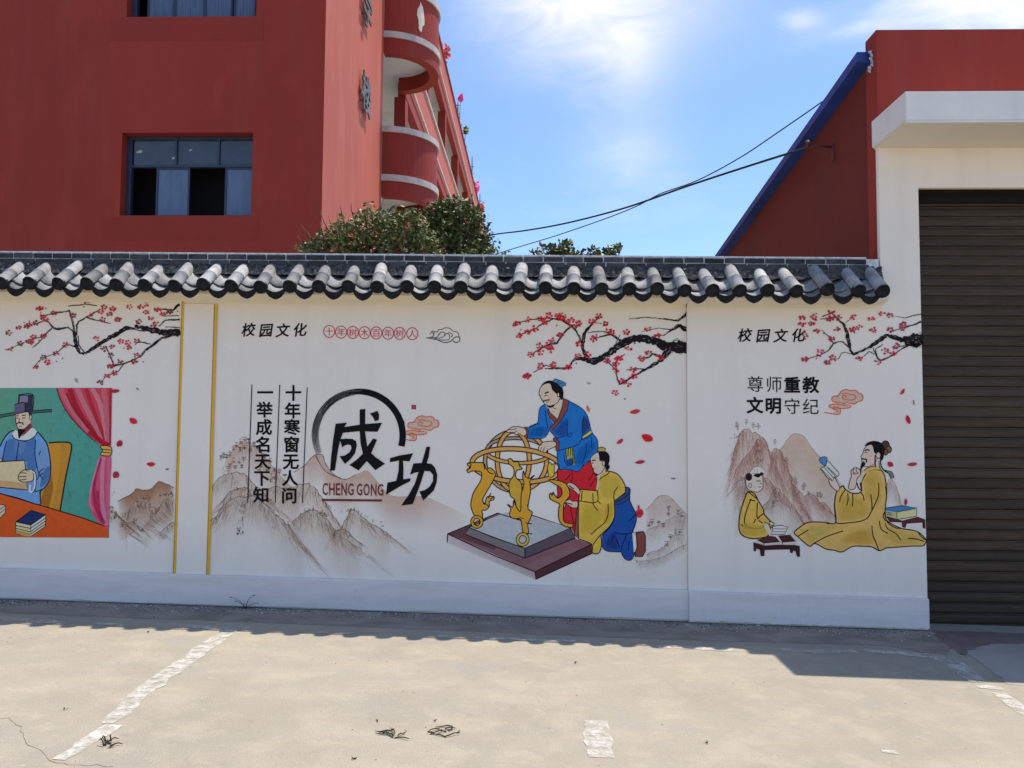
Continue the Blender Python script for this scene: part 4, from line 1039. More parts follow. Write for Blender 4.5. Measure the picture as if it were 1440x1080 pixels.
blossoms(a, [(120,125),(140,128),(215,100),(150,215),(215,190),(270,165),(310,95),(330,120),(350,112),(370,70),(435,70),(450,85),(470,90),(480,105),(530,105),(585,130),(540,150),(450,210),(385,245),(360,280),(360,305),(375,300),(385,320),(300,290),(310,335),(240,355),(730,75),(680,115),(775,130),(800,185),(820,190),(695,240),(590,275),(580,360),(650,355),(510,445),(400,425),(310,435),(210,510),(215,505),(930,190),(1085,165),(1155,215),(945,310),(885,380),(870,385),(790,400),(850,470),(855,420),(1090,340),(1040,380),(1175,375),(980,460),(850,630),(940,565),(890,540),(985,510)], 19, 1)
a.build('plum_branch_painting', 'black plum branch with red blossom on the middle panel')
a = Art(0, 410, 5.333, YW, .0036); a.inc = 3e-6
branches(a, [[(1345,305,42),(1200,305,38),(1100,275,24),(1010,262,20)],[(1010,275,7),(950,272,24),(860,325,26),(750,390,24),(640,465,15)],[(1090,300,5),(1010,285,5),(960,280,8)],[(630,470,14),(600,460,14),(570,410,24),(560,310,18),(545,240,11),(520,140,9),(500,150,7),(410,160,5),(300,190,3)],
  [(515,108,5),(640,95,5),(725,105,4)],[(575,330,5),(575,250,9),(590,225,7),(650,190,7),(740,140,5)],[(650,195,6),(720,215,5),(830,240,3)],[(560,310,8),(510,270,8),(430,285,12),(390,265,8),(350,215,5),(290,235,3),(190,265,2)],[(390,275,5),(330,330,6),(290,345,3),(190,375,3),(70,430,2)],
  [(570,415,7),(500,395,6),(460,430,4),(420,465,4),(310,500,2),(245,575,3)],[(1300,320,20),(1210,350,14),(1150,400,14),(1090,440,12),(1050,490,8),(930,540,5),(855,555,10),(830,490,5),(790,410,3)],[(930,540,5),(890,595,4),(790,640,3),(750,690,2)],[(1130,395,5),(1040,375,6),(1010,400,3)],
  [(1345,95,18),(1300,140,7),(1190,130,4)],[(1350,210,9),(1240,215,7),(1190,260,5)],[(1340,180,5),(1220,185,2)],[(1350,270,4),(1240,265,4)],[(640,465,4),(590,400,4),(585,330,4)],[(340,330,4),(265,405,5),(240,420,1)]], 2)
blossoms(a, [(305,125),(290,130),(405,160),(315,190),(340,205),(270,235),(240,240),(215,250),(200,262),(140,270),(65,310),(250,340),(215,375),(230,378),(150,390),(75,425),(325,335),(650,80),(780,115),(845,130),(755,150),(770,210),(880,210),(890,205),(820,170),(550,180),(675,170),(970,115),(1055,115),(1095,95),(1175,135),(1190,138),(1270,150),(1280,148),(1095,155),(1040,225),(1130,200),(1150,250),(1170,240),(1220,170),(720,355),(785,430),(840,415),(905,375),(960,385),(965,420),(830,480),(825,560),(835,555),(900,520),(1025,480),(1010,530),(800,635),(860,610),(750,685),(490,400),(420,465),(325,495),(355,530),(265,565),(1025,370)], 17, 2, ((175, 50, 60), (160, 50, 60), (120, 55, 65), (190, 50, 75)))
a.build('plum_branch_painting', 'thin black plum branch with small red blossom on the left panel')
a = Art(1110, 430, 7.2, YR, .0044); a.inc = 3e-6
branches(a, [[(1338,345,120),(1230,355,80),(1150,345,45),(1060,320,28),(980,300,30),(900,360,34),(820,415,20),(740,455,15),(650,490,20),(620,450,18),(600,350,28),(570,230,26),(545,185,18),(480,120,9),(430,75,8),(330,110,4)],[(1338,320,70),(1270,310,50),(1200,335,40)],
  [(610,430,8),(540,365,8),(490,365,7),(445,385,12),(390,460,8),(310,500,4),(150,545,2)],[(445,375,8),(400,310,6),(330,250,4)],[(640,490,6),(560,470,4),(530,480,4),(500,535,4),(430,540,3)],[(1210,400,18),(1150,430,9),(1030,510,8),(920,560,12),(895,530,12),(880,490,10),(872,440,5),(950,390,3)],
  [(1175,125,5),(1250,100,6),(1335,85,8)],[(1175,125,4),(1070,105,2)],[(1335,160,20),(1300,175,12),(1270,190,9),(1140,225,5),(1020,265,3)],[(850,420,5),(860,465,5),(875,490,5)],[(860,490,5),(810,460,5),(760,510,4),(700,540,3)],[(570,170,4),(640,120,2)],[(1200,400,8),(1110,415,5),(1050,440,4)],[(470,115,5),(400,130,5),(310,135,4)]], 3)
blossoms(a, [(425,60),(130,125),(245,120),(265,118),(400,130),(420,128),(500,125),(120,190),(225,180),(165,290),(480,235),(655,115),(830,135),(625,245),(645,240),(710,220),(845,240),(430,335),(315,455),(160,540),(285,515),(385,575),(440,525),(705,535),(940,80),(1020,100),(1155,185),(1145,225),(1025,245),(1080,405),(975,460),(1050,485),(895,570),(275,260)], 26, 3, ((180, 40, 75), (165, 40, 70), (190, 50, 80), (150, 60, 80)))
a.build('plum_branch_painting', 'plum branch with thick trunk and magenta blossom on the right panel')

# ---- ink mountains
def rough(P, amp, seed):
    rnd = random.Random(seed); Q = cat(P, False, 5); out = []; j = 0
    for i, p in enumerate(Q):
        j = j*.45 + rnd.gauss(0, amp); out.append((p[0] + rnd.gauss(0, amp*.5), p[1] + j*min(1, min(i, len(Q)-1-i)/2)))
    return out
def veins(a, P, depth, n, seed, col, wd, al=.5):
    """long creased lines wandering down from the ridge, with short side strokes"""
    rnd = random.Random(seed); Q = cat(P, False, 6); ytop = min(p[1] for p in Q); xm = [p[0] for p in Q if p[1] == ytop][0]; W_ = max(p[0] for p in Q) - min(p[0] for p in Q)
    for k in range(n):
        p = Q[int((k + rnd.random())/n*(len(Q)-1))]; s0 = max(-.7, min(.7, (p[0]-xm)/W_*1.3 + rnd.gauss(0, .12))); L = depth*rnd.uniform(.25, .75)*(1 - .5*abs(s0)); q = [(p[0], p[1])]
        for i in range(9):
            s0 = max(-.8, min(.8, s0 + rnd.gauss(0, .14))); q.append((q[-1][0] + s0*L/9 + rnd.gauss(0, wd*.8), q[-1][1] + L/9))
        while len(q) > 3 and q[-1][1] > a.ymax: q.pop()
        a.stroke(q, wd*rnd.uniform(.7, 1.3), col, al, smooth=False, a1=.05, jit=.3, seed=k)
        for i in range(1, min(8, len(q))):
            for m_ in range(2):
                x, y = q[i]; sd = rnd.choice((-1, 1)); l2 = depth*rnd.uniform(.04, .13)
                a.stroke([(x, y), (x + sd*l2*.45 + s0*l2*.5, y + l2*.7), (x + sd*l2*.6 + s0*l2, y + l2*1.4)], wd*.7, col, al*.6*(1 - i/9), smooth=False, a1=.02)
def wash(a, P, depth, col, a0, a1=0.0, rows=5, slump=0):
    """colour laid down from a contour and thinned out below it"""
    P = cat(P, False, 4); c = lin(col); pts = []; cs = []; n = len(P)
    for j in range(rows+1):
        u = j/rows
        for i, p in enumerate(P):
            e = min(1, (7 if slump else 10)*min(i, n-1-i)/n)
            pts.append((p[0], p[1] + max(4, min(depth, a.ymax - p[1]))*u)); cs.append((*c, (a0 + (a1-a0)*u**.8)*e))
    a.put(pts, [(j*n+i, j*n+i+1, (j+1)*n+i+1, (j+1)*n+i) for j in range(rows) for i in range(n-1)], cs)
def hatch(a, P, depth, nh, seed, col=(150, 120, 105), wd=3, lean=.45, al=.55):
    """texture strokes running down and outward from a ridge"""
    rnd = random.Random(seed); P = cat(P, False, 6); ytop = min(p[1] for p in P); xm = [p[0] for p in P if p[1] == ytop][0]; W_ = max(p[0] for p in P) - min(p[0] for p in P)
    for k in range(nh):
        p = rnd.choice(P); s0 = (p[0]-xm)/W_*2*lean; y = p[1] + rnd.random()*depth*.55; x = p[0] + s0*(y-p[1])*.8 + rnd.gauss(0, W_*.015)
        L = depth*rnd.uniform(.12, .42); q = [(x, y)]
        if y > a.ymax - depth*.2: continue
        for i in range(3):
            s0 += rnd.gauss(0, .10); q.append((q[-1][0] + s0*L/3, q[-1][1] + L/3))
        fade = max(.08, 1 - (y - p[1])/depth*1.2)
        a.stroke(q, wd*rnd.uniform(.5, 1.1), col, al*.75*fade, smooth=False, a1=.02)
def trees(a, L, r, seed, col=(95, 80, 72), n=7):
    rnd = random.Random(seed)
    for (x, y) in L:
        a.stroke([(x, y + r), (x + rnd.gauss(0, r*.15), y - r*.6)], r*.16, col, .7, smooth=False)
        for k in range(n):
            dy = rnd.uniform(-1, .6)*r; w_ = r*rnd.uniform(.3, .8)
            a.stroke([(x - w_, y + dy + rnd.gauss(0, r*.08)), (x + rnd.gauss(0, 1), y + dy - r*.06), (x + w_, y + dy + rnd.gauss(0, r*.08))], r*rnd.uniform(.10, .24), col, rnd.uniform(.35, .8), smooth=False)
def ridge(a, P, wd=3, col=(120, 95, 82), al=.7, seed=0): a.stroke(P, wd, col, al, jit=.35, seed=seed)
def dots(a, P, r, n, seed, col=(90, 78, 62)):
    rnd = random.Random(seed); Q = cat(P, False, 8)
    for k in range(n):
        p = rnd.choice(Q); trees(a, [(p[0] + rnd.gauss(0, r), p[1] - r*.4 + rnd.gauss(0, r*.6))], r*rnd.uniform(.5, 1), seed*100+k, col, 4)
a = Art(290, 600, 3.892, YW, .0004); a.inc = 8e-7
far = [(480,250),(540,210),(590,158),(635,155),(655,205),(700,262),(760,288),(820,262),(880,240),(930,290),(1010,375),(1150,380),(1230,395),(1440,492)]
wash(a, far, 190, (196, 165, 150), .75, 0, 6, slump=1)
ridge(a, far[:8], 5, (120, 95, 85), .55, 1); ridge(a, [(600,158),(640,230),(690,265),(735,283)], 7, (90, 75, 72), .55, 2)
m1 = [(95,200),(140,130),(180,95),(230,80),(290,125),(340,185),(400,260),(470,330),(520,360)]
wash(a, m1, 230, (190, 165, 150), .55, .0, 5); hatch(a, m1, 200, 60, 1, (140, 108, 95)); trees(a, [(165,100),(190,85),(210,72),(232,78),(150,118),(128,150),(95,158),(82,172),(108,165),(262,98),(285,118),(300,140),(320,165),(210,115),(240,125),(185,125),(350,190),(375,235),(400,245),(430,270)], 17, 1, (110, 85, 78))
trees(a, [(150,185),(180,190),(130,215),(160,225),(205,180),(195,215),(120,235),(300,220),(330,240),(290,245)], 16, 5, (130, 95, 88))
for k, (P, d, c_, al, nh) in enumerate([
  ([(36,325),(80,275),(130,252),(200,258),(260,310),(330,380),(380,430)], 190, (205, 190, 180), .75, 55),
  ([(90,440),(110,380),(160,340),(220,335),(250,370),(300,400)], 150, (190, 160, 145), .6, 35),
  ([(330,340),(380,330),(440,340),(500,330),(550,312),(590,340),(640,400),(700,490),(730,540)], 200, (205, 190, 175), .75, 65),
  ([(24,515),(60,480),(100,430),(150,396),(210,385),(270,390),(330,425),(380,480),(440,530),(490,600),(545,690)], 230, (212, 206, 200), .85, 110),
  ([(470,520),(520,480),(560,458),(610,465),(660,505),(700,560),(760,620),(850,668)], 210, (208, 196, 184), .8, 80),
  ([(700,575),(740,548),(780,480),(800,450),(850,490),(900,530),(960,560),(1010,600)], 160, (206, 190, 176), .7, 70),
  ([(710,570),(760,568),(800,600),(850,640)], 70, (205, 185, 170), .6, 20)]):
    P = rough(P, 3.0, k); wash(a, P, d*1.15, c_, al*.6, .02, 6); veins(a, P, d*.85, max(5, nh//7), k+200, (158, 122, 98), 3.2); ridge(a, P, 3.2, (95, 78, 66), .7, k); hatch(a, P, d, nh*3, k+10, (158, 120, 96), 2.6, 1.0)
    hatch(a, P, d*.6, nh, k+40, (105, 82, 66), 1.8, al=.7)
dots(a, [(24,515),(150,396),(270,390),(380,480),(440,530),(500,610)], 9, 16, 1); dots(a, [(200,440),(190,500),(190,560),(195,600)], 11, 22, 2, (80, 80, 78)); dots(a, [(520,480),(600,458),(660,490),(620,480)], 10, 22, 3); dots(a, [(770,470),(800,450),(870,490),(960,545)], 9, 20, 4)
dots(a, [(330,240),(380,290),(340,300)], 12, 16, 5, (130, 100, 90)); dots(a, [(110,430),(160,350),(240,350)], 9, 16, 6, (125, 92, 82)); dots(a, [(640,400),(700,470),(650,430)], 9, 10, 7)
a.build('landscape_painting', 'pale brown ink mountains under the lettering of the middle panel')
a = Art(150, 650, 9, YW, .0004); a.inc = 8e-7
far = [(140,500),(220,450),(300,410),(350,365),(380,335),(450,350),(540,345),(600,305),(640,255),(670,245),(740,270),(800,295),(848,325)]
wash(a, far, 520, (176, 138, 112), .85, .25, 7, slump=1); ridge(a, far, 13, (115, 90, 78), .6, 3); wash(a, far, 150, (165, 115, 90), .5, 0, 4, slump=1)
for k, (P, d, nh, ln) in enumerate([([(180,650),(260,640),(330,530),(400,500),(480,495),(560,560),(620,590)], 250, 60, .3), ([(470,830),(540,740),(620,640),(700,520),(760,460),(848,415)], 300, 70, -.9), ([(30,590),(100,620),(160,690),(220,780),(270,910)], 260, 60, .9),
   ([(200,740),(260,760),(350,765),(400,810),(490,890)], 150, 40, .6), ([(640,900),(720,850),(800,780),(848,760)], 140, 26, -.6)]):
    P = rough(P, 6, k); wash(a, P, d, (205, 188, 172), .4, .1, 5); veins(a, P, d*.8, max(4, nh//9), k+240, (140, 110, 88), 6); ridge(a, P, 6, (125, 100, 85), .6, k); hatch(a, P, d, nh*3, k+70, (130, 96, 76), 6, ln)
dots(a, [(350,490),(420,470),(500,470),(560,520)], 24, 14, 11, (100, 75, 60)); dots(a, [(700,440),(760,420),(848,420)], 26, 16, 12, (95, 75, 60)); dots(a, [(540,740),(640,620),(720,500)], 22, 12, 13, (90, 75, 65)); dots(a, [(50,560),(120,700),(200,820)], 28, 16, 14, (95, 80, 68)); dots(a, [(250,770),(340,740),(400,800),(460,880)], 22, 11, 15, (85, 75, 68)); dots(a, [(60,360),(100,460)], 22, 4, 16, (120, 110, 110)); dots(a, [(380,570),(560,570)], 18, 8, 17, (110, 80, 65))
a.build('landscape_painting', 'small brown ink mountains beside the scholar panel')
a = Art(860, 540, 4, YW, .0004); a.inc = 8e-7
far = [(190,710),(230,670),(265,632),(310,628),(345,650),(380,690),(430,740)]
wash(a, far, 190, (200, 180, 172), .7, .1, 5, slump=1); ridge(a, far, 4, (150, 130, 125), .4, 1)
for k, (P, d, nh) in enumerate([([(200,820),(260,800),(320,760),(380,745),(425,742)], 110, 30), ([(190,960),(260,935),(310,900),(350,850),(410,852)], 100, 36), ([(130,990),(240,990),(330,950),(425,900)], 60, 24)]):
    P = rough(P, 3, k); wash(a, P, d, (205, 196, 188), .6, 0, 4); veins(a, P, d, 5, k+260, (165, 145, 130), 3, .6); ridge(a, P, 3, (140, 120, 112), .5, k); hatch(a, P, d, nh, k+90, (165, 145, 135), 3, -.6, .5)
trees(a, [(322,700),(320,730),(210,790),(228,780),(265,785),(290,795),(375,725),(395,735),(360,830),(385,835),(330,860),(310,900)], 17, 9, (115, 98, 90))
a.frame(780, 740, 6)
hatch(a, [(380,210),(500,230),(650,260),(800,260)], 130, 30, 95, (165, 150, 142), 4, .9, .5)
a.build('landscape_painting', 'faint ink hills behind the kneeling man')
a = Art(1020, 580, 5.14, YR, .0004); a.inc = 7e-7; a.ymax = 935
far = [(380,290),(420,240),(450,195),(485,160),(525,155),(570,178),(620,250),(700,345),(771,430),(850,540)]
wash(a, far, 420, (202, 178, 158), .9, .15, 7, slump=1); ridge(a, far, 5, (150, 130, 120), .45, 5)
for k, (P, d, c_, nh, ln) in enumerate([
  ([(45,420),(60,300),(85,210),(110,150),(150,115),(190,140),(250,165),(290,210),(330,300),(370,400),(410,500)], 420, (196, 168, 155), 110, .25),
  ([(60,470),(100,380),(160,300),(210,240),(240,190),(290,240)], 260, (190, 155, 142), 60, -.2),
  ([(330,290),(360,265),(395,275),(430,350),(470,450),(500,560),(560,680),(610,770)], 420, (198, 170, 155), 100, .35),
  ([(480,520),(510,540),(560,600),(590,600),(630,590),(680,650),(720,650),(800,760)], 220, (194, 160, 150), 70, .4),
  ([(60,520),(100,495),(140,490),(160,540),(170,600)], 360, (206, 198, 190), 40, -.1),
  ([(275,680),(320,620),(350,560),(375,540),(410,585),(460,640),(520,720),(565,800)], 240, (212, 204, 198), 70, .5),
  ([(215,400),(270,470),(330,500),(340,560)], 260, (200, 180, 168), 40, .3)]):
    P = rough(P, 4.5, k); wash(a, P, d*1.1, c_, .5, .08, 6); veins(a, P, d*.8, max(5, nh//7), k+220, (170, 120, 104), 4.2); ridge(a, P, 4, (135, 92, 82), .6, k); hatch(a, P, d*.9, nh*3, k+110, (178, 126, 110), 3.2, ln*1.5, .6); hatch(a, P, d*.5, nh//2, k+140, (120, 82, 74), 2.2, ln, .6)
def pagoda(a, L, r, col):
    for (x, y) in L:
        x += math.sin(y)*3; a.stroke([(x, y+r), (x + 2, y-r)], r*.10, col, .6, smooth=False)
        for j, w_ in enumerate((.35, .75, .9, .5)): a.stroke([(x - r*w_*(.7 + .3*math.sin(x*j)), y - r*.75 + j*r*.42), (x, y - r*.85 + j*r*.45), (x + r*w_*(.7 + .3*math.cos(x+j)), y - r*.72 + j*r*.42)], r*.15, col, .7, smooth=False)
pagoda(a, [(78,90),(148,70),(198,95),(238,100),(90,110),(355,215),(440,345),(500,485),(570,525),(565,545),(690,595),(510,505)], 24, (110, 90, 85))
dots(a, [(60,190),(110,150),(150,140)], 12, 12, 31, (110, 80, 70)); dots(a, [(230,230),(240,330),(230,400)], 13, 26, 32, (125, 85, 78)); dots(a, [(350,560),(370,640),(340,680)], 12, 20, 33, (110, 95, 92)); dots(a, [(440,400),(500,580),(560,760)], 11, 16, 34, (120, 85, 78)); dots(a, [(600,580),(650,600),(700,620)], 13, 12, 35, (100, 85, 80)); dots(a, [(60,490),(150,480),(210,500)], 11, 14, 36, (110, 70, 65))
a.ymax = 1000; a.frame(1110, 610, 6.355)
P = [(860,480),(880,430),(905,400),(940,440),(965,500),(1000,620),(1010,650)]; wash(a, P, 240, (200, 185, 180), .7, 0, 5); ridge(a, P, 5, (160, 130, 128), .5, 8); hatch(a, P, 230, 70, 170, (165, 120, 118), 4, .3, .5)
hatch(a, [(900,1010),(1050,1010),(1200,1010)], 120, 20, 171, (170, 150, 145), 4, -1.2, .5); hatch(a, [(1060,830),(1130,820),(1200,860)], 100, 18, 172, (170, 120, 118), 4, .3, .5)
a.build('landscape_painting', 'steep reddish brown ink mountains behind the child and teacher')

# ---- scholar panel on the left
a = Art(0, 540, 4.8, YW, .0028); a.inc = 1e-5; a.bold = 1.35
a.grad([(-560, 28), (757, 26), (735, 1038), (-560, 1030)], (100, 140, 105), (70, 145, 140), (65, 140, 130), (100, 150, 120))
rnd = random.Random(5)
for k in range(80):
    x, y = rnd.uniform(-500, 640), rnd.uniform(60, 850); a.stroke([(x, y), (x + rnd.gauss(0, 20), y + rnd.uniform(40, 110))], rnd.uniform(10, 34), rnd.choice([(80, 150, 140), (70, 135, 135), (105, 150, 115), (70, 125, 125)]), .18, smooth=False, a1=.02)
CH = [(325,398),(400,392),(480,405),(470,500),(440,660),(405,862),(262,820),(272,760),(300,690),(335,620),(340,520)]
a.fill(CH, (188, 132, 48)); a.fill([(410,396),(480,405),(440,660),(405,862),(350,848),(400,600)], (200, 145, 60), .6); a.fill([(270,800),(300,700),(345,600),(360,700),(330,838)], (160, 105, 40), .6)
a.stroke([(330,398),(400,393),(480,405),(468,510),(438,660),(405,862)], 7, INK)
a.fill([(-560,575),(0,738),(265,816),(560,905),(730,968),(733,1038),(-560,1030)], (202, 84, 34)); a.stroke([(-560,575),(0,738),(265,816),(560,905),(730,968)], 6, (60, 25, 20), smooth=False)
body = [(-90,700),(-70,560),(-40,480),(0,420),(40,350),(90,316),(130,380),(190,380),(245,325),(290,365),(322,420),(340,530),(335,640),(300,700),(272,725),(272,780),(262,815),(120,770),(0,738)]
a.out(body, (104, 145, 195), 6)
a.fill([(30,420),(60,372),(100,375),(130,388),(190,388),(240,365),(236,470),(248,560),(215,590),(180,560),(170,518),(20,522),(22,470)], (72, 112, 168), .9, True); a.fill([(95,390),(170,392),(160,460),(110,470)], (110, 150, 200), .5, True)
a.fill([(250,470),(300,420),(330,540),(310,640),(270,690),(255,600)], (125, 160, 205), .6, True); a.fill([(300,580),(335,560),(325,650),(285,695),(270,680)], (70, 110, 165), .5, True)
for q in ([(128,392),(120,440),(110,515)], [(240,378),(236,470),(250,560),(262,600),(290,645)], [(45,385),(28,450),(18,520)], [(300,570),(270,590),(255,620)], [(290,600),(262,625),(250,650)], [(322,420),(342,540),(335,640),(300,700),(240,728)], [(230,590),(243,650),(236,728)], [(275,450),(262,480)]): a.stroke(q, 5, (28, 40, 75))
a.fill([(80,342),(105,312),(128,330),(130,350),(165,345),(212,295),(250,325),(235,352),(190,380),(130,380),(95,365)], (205, 205, 205), 1, True); a.stroke([(80,342),(95,365),(130,380),(190,380),(235,352),(250,325)], 5)
a.fill([(125,345),(190,280),(210,262),(222,290),(168,338)], (135, 58, 70)); a.stroke([(140,345),(200,285)], 3)
a.fill([(103,205),(190,190),(208,225),(200,270),(165,302),(130,306),(115,280),(106,240)], (226, 203, 180), 1, True); a.stroke([(103,205),(105,240),(113,280),(130,306),(165,302),(200,270)], 4)
a.fill([(190,185),(212,190),(215,215),(205,235),(196,215)], (50, 48, 60)); a.ell(207, 225, 8, 16, 3, INK, fill=(225, 200, 178))
a.fill([(122,306),(150,304),(168,312),(150,338),(128,370),(122,340)], INK, 1, True)
for q, w_ in (([(112,268),(128,260),(136,263),(152,262),(158,276)], 6), ([(108,232),(125,229)], 4), ([(150,231),(172,227)], 4), ([(108,216),(126,214)], 5), ([(148,213),(174,209)], 5), ([(132,232),(128,250),(136,255)], 3), ([(128,285),(146,284)], 4)): a.stroke(q, w_)
a.stroke([(212,190),(280,184),(350,180)], 16, INK); a.stroke([(212,190),(280,184),(346,181)], 9, (62, 95, 100)); a.stroke([(-140,250),(0,218),(100,200)], 17, INK); a.stroke([(-140,250),(0,218),(100,200)], 10, (62, 95, 90))
a.fill([(128,72),(222,72),(220,180),(205,200),(180,188),(100,206),(98,140),(122,125)], (48, 46, 68)); a.fill([(100,138),(165,125),(168,188),(102,204)], (92, 84, 112)); a.fill([(135,80),(188,78),(188,122),(132,128)], (120, 112, 140))
a.stroke([(128,72),(222,72),(220,180)], 4); a.stroke([(98,140),(165,125),(168,188)], 4); a.stroke([(128,72),(124,128)], 4); a.stroke([(100,206),(180,188),(205,200)], 4)
a.out([(-320,560),(0,524),(165,515),(178,610),(185,715),(0,697),(-300,670)], (226, 207, 165), 6, smooth=False); a.fill([(-300,640),(0,650),(180,670),(185,713),(0,695),(-300,668)], (200, 160, 110), .45)
a.out([(135,600),(170,578),(215,585),(228,625),(215,655),(160,662),(130,650),(122,628)], (224, 200, 165), 4)
for q in ([(135,600),(165,600),(178,606)], [(125,628),(160,625),(176,626)], [(130,650),(160,645),(178,642)], [(170,578),(190,590)]): a.stroke(q, 4)
a.stroke([(205,582),(232,600),(236,650),(232,700),(218,728),(200,720),(205,680)], 11, (215, 215, 215)); a.stroke([(212,580),(240,600),(244,655),(238,705),(220,734)], 4)
a.out([(-20,505),(5,500),(12,520),(-20,525)], (224, 200, 165), 3)
cu = [(382,28),(757,27),(752,200),(747,425),(680,412),(610,360),(510,262),(440,170),(402,90)]
a.fill(cu, (188, 62, 80)); a.stroke([(382,28),(402,90),(440,170),(510,262),(610,360),(680,412)], 5, (70, 30, 45))
for q, w_, c_, al in (([(410,30),(450,120),(560,280),(690,405)], 30, (212, 120, 135), .7), ([(470,30),(540,200),(690,395)], 34, (165, 32, 52), .7), ([(520,30),(590,180),(705,390)], 34, (215, 130, 145), .75), ([(580,30),(640,200),(720,400)], 26, (178, 45, 65), .7), ([(620,30),(680,150),(728,400)], 30, (214, 138, 150), .8), ([(700,30),(715,180),(735,400)], 34, (200, 110, 125), .7), ([(745,30),(745,220),(742,410)], 14, (165, 40, 60), .8), ([(600,320),(680,385),(735,415)], 34, (172, 22, 40), .7), ([(450,60),(500,170),(600,300)], 14, (150, 30, 50), .6)): a.stroke(q, w_, c_, al)
lo = [(682,482),(748,482),(742,700),(733,966),(700,955),(655,925),(610,850),(598,790),(615,690),(650,590)]
a.fill(lo, (192, 72, 108), 1, True)
for q, w_, c_, al in (([(700,490),(690,600),(690,800),(720,950)], 26, (222, 150, 178), .75), ([(680,500),(640,640),(640,800),(690,930)], 22, (172, 40, 80), .7), ([(735,490),(730,700),(728,940)], 18, (210, 120, 155), .7), ([(670,500),(625,660),(605,780),(630,860)], 10, (225, 160, 185), .7), ([(660,720),(665,850),(705,945)], 24, (180, 45, 85), .6)): a.stroke(q, w_, c_, al)
a.out([(680,418),(748,425),(748,480),(700,484),(678,476),(692,450)], (206, 158, 78), 4); a.stroke([(685,440),(748,446)], 4); a.stroke([(690,460),(748,466)], 3)
a.fill([(106,934),(208,955),(206,1030),(150,1024),(106,1005)], (205, 190, 150)); a.fill([(208,952),(310,885),(305,962),(206,1030)], (215, 210, 190)); a.fill([(108,930),(160,888),(210,852),(310,882),(208,952)], (28, 45, 95))
for q in ([(108,930),(210,852),(310,882),(208,952),(108,930)], [(106,932),(106,1005),(150,1024)], [(208,952),(206,1030),(305,962),(310,885)], [(106,955),(206,975),(306,905)], [(106,975),(206,998),(306,925)], [(106,990),(206,1014),(306,945)]): a.stroke(q, 4, smooth=False)
a.fill([(106,985),(206,1008),(206,1030),(150,1024),(106,1005)], (205, 160, 80), .6)
a.out([(-60,845),(0,812),(38,820),(36,868),(0,905),(-60,900)], (212, 190, 170), 4, smooth=False); a.stroke([(-60,860),(0,845),(38,822)], 3, smooth=False); a.stroke([(-60,880),(0,870),(36,845)], 3, smooth=False)
a.build('scholar_painting', 'scholar in a blue robe and winged hat reading at an orange desk')

# ---- armillary sphere
GO = (196, 148, 80); GD = (214, 158, 54)
a = Art(620, 590, 4.695, YW, .0030); a.inc = 1e-5; a.bold = 1.3
a.fill([(45,755),(375,618),(997,823),(620,1005)], (124, 86, 92)); a.fill([(45,755),(300,650),(500,760),(350,860)], (95, 66, 72), .5); a.fill([(560,960),(850,840),(940,840),(620,1003)], (150, 115, 122), .6)
a.grad([(45,757), (620,1007), (625,1055), (42,812)], (178,160,162), (165,140,145), (178,165,168), (190,182,182))
a.fill([(620,1005),(997,823),(997,884),(625,1055)], (80, 46, 54)); a.fill([(560,965),(700,940),(940,850),(900,910),(640,1000)], (110,75,82), .0)
a.fill([(185,712),(430,612),(600,628),(855,715),(555,850)], (168, 172, 178)); a.fill([(185,712),(555,850),(555,915),(160,757)], (112, 106, 112)); a.fill([(555,850),(855,715),(888,782),(555,915)], (86, 74, 84)); a.fill([(500,640),(600,640),(850,716),(700,785)], (186, 190, 194), .5)
for q in ([(45,755),(375,618),(600,690)], [(45,755),(330,888),(620,1005),(997,823),(997,884),(625,1055),(620,1005)], [(45,755),(42,810)], [(185,712),(340,775),(555,850),(855,715),(590,628)], [(185,712),(160,757),(340,830),(555,915),(888,782),(855,715)], [(555,850),(555,915)], [(185,712),(300,662)]): a.stroke(q, 5.5, (38, 20, 26), smooth=False)
def hoop(cx_, cy_, rx, ry, w_=20, tilt=0, t0=0, t1=360, c_=GO):
    a.ell(cx_, cy_, rx, ry, w_ + 7, (55, 38, 30), tilt=tilt, t0=t0, t1=t1); a.ell(cx_, cy_, rx, ry, w_, c_, tilt=tilt, t0=t0, t1=t1)
hoop(495, 275, 203, 198, 16, 0, 60, 300, (165, 140, 105)); hoop(500, 205, 195, 82, 14, 2, 170, 372, (150, 130, 112))
hoop(495, 275, 203, 198, 20, 0, -60, 62)
hoop(478, 270, 106, 195, 20, 0)
hoop(510, 215, 212, 72, 16, 2, 5, 160); hoop(500, 302, 294, 108, 22, 4)
D1 = [(180,287),(230,284),(282,288),(300,325),(330,320),(360,362),(335,420),(300,480),(275,530),(290,560),(305,510),(350,512),(345,530),(320,540),(318,575),(295,598),(272,600),(274,650),(238,652),(212,615),(198,560),(215,485),(262,405),(270,355),(250,342),(205,340),(180,350),(172,330),(195,318),(176,300)]
a.out(D1, GD, 5)
a.ell(238, 676, 31, 33, 19, INK); a.ell(238, 676, 31, 33, 13, GD); a.ell(240, 678, 10, 14, 0, INK, fill=(120, 80, 40))
for q in ([(300,325),(320,350),(345,360)], [(318,575),(300,560),(275,545)], [(282,290),(290,330)], [(178,285),(200,300),(172,335)], [(330,485),(312,520)], [(352,505),(325,528)]): a.stroke(q, 5)
D2b = [(450,420),(480,370),(480,320),(450,292),(446,262),(466,260),(478,278),(512,280),(518,305),(537,325),(500,338),(495,382),(530,420),(535,500),(530,602),(505,598),(490,540),(480,520),(458,500)]
a.out(D2b, (192, 150, 55), 5)
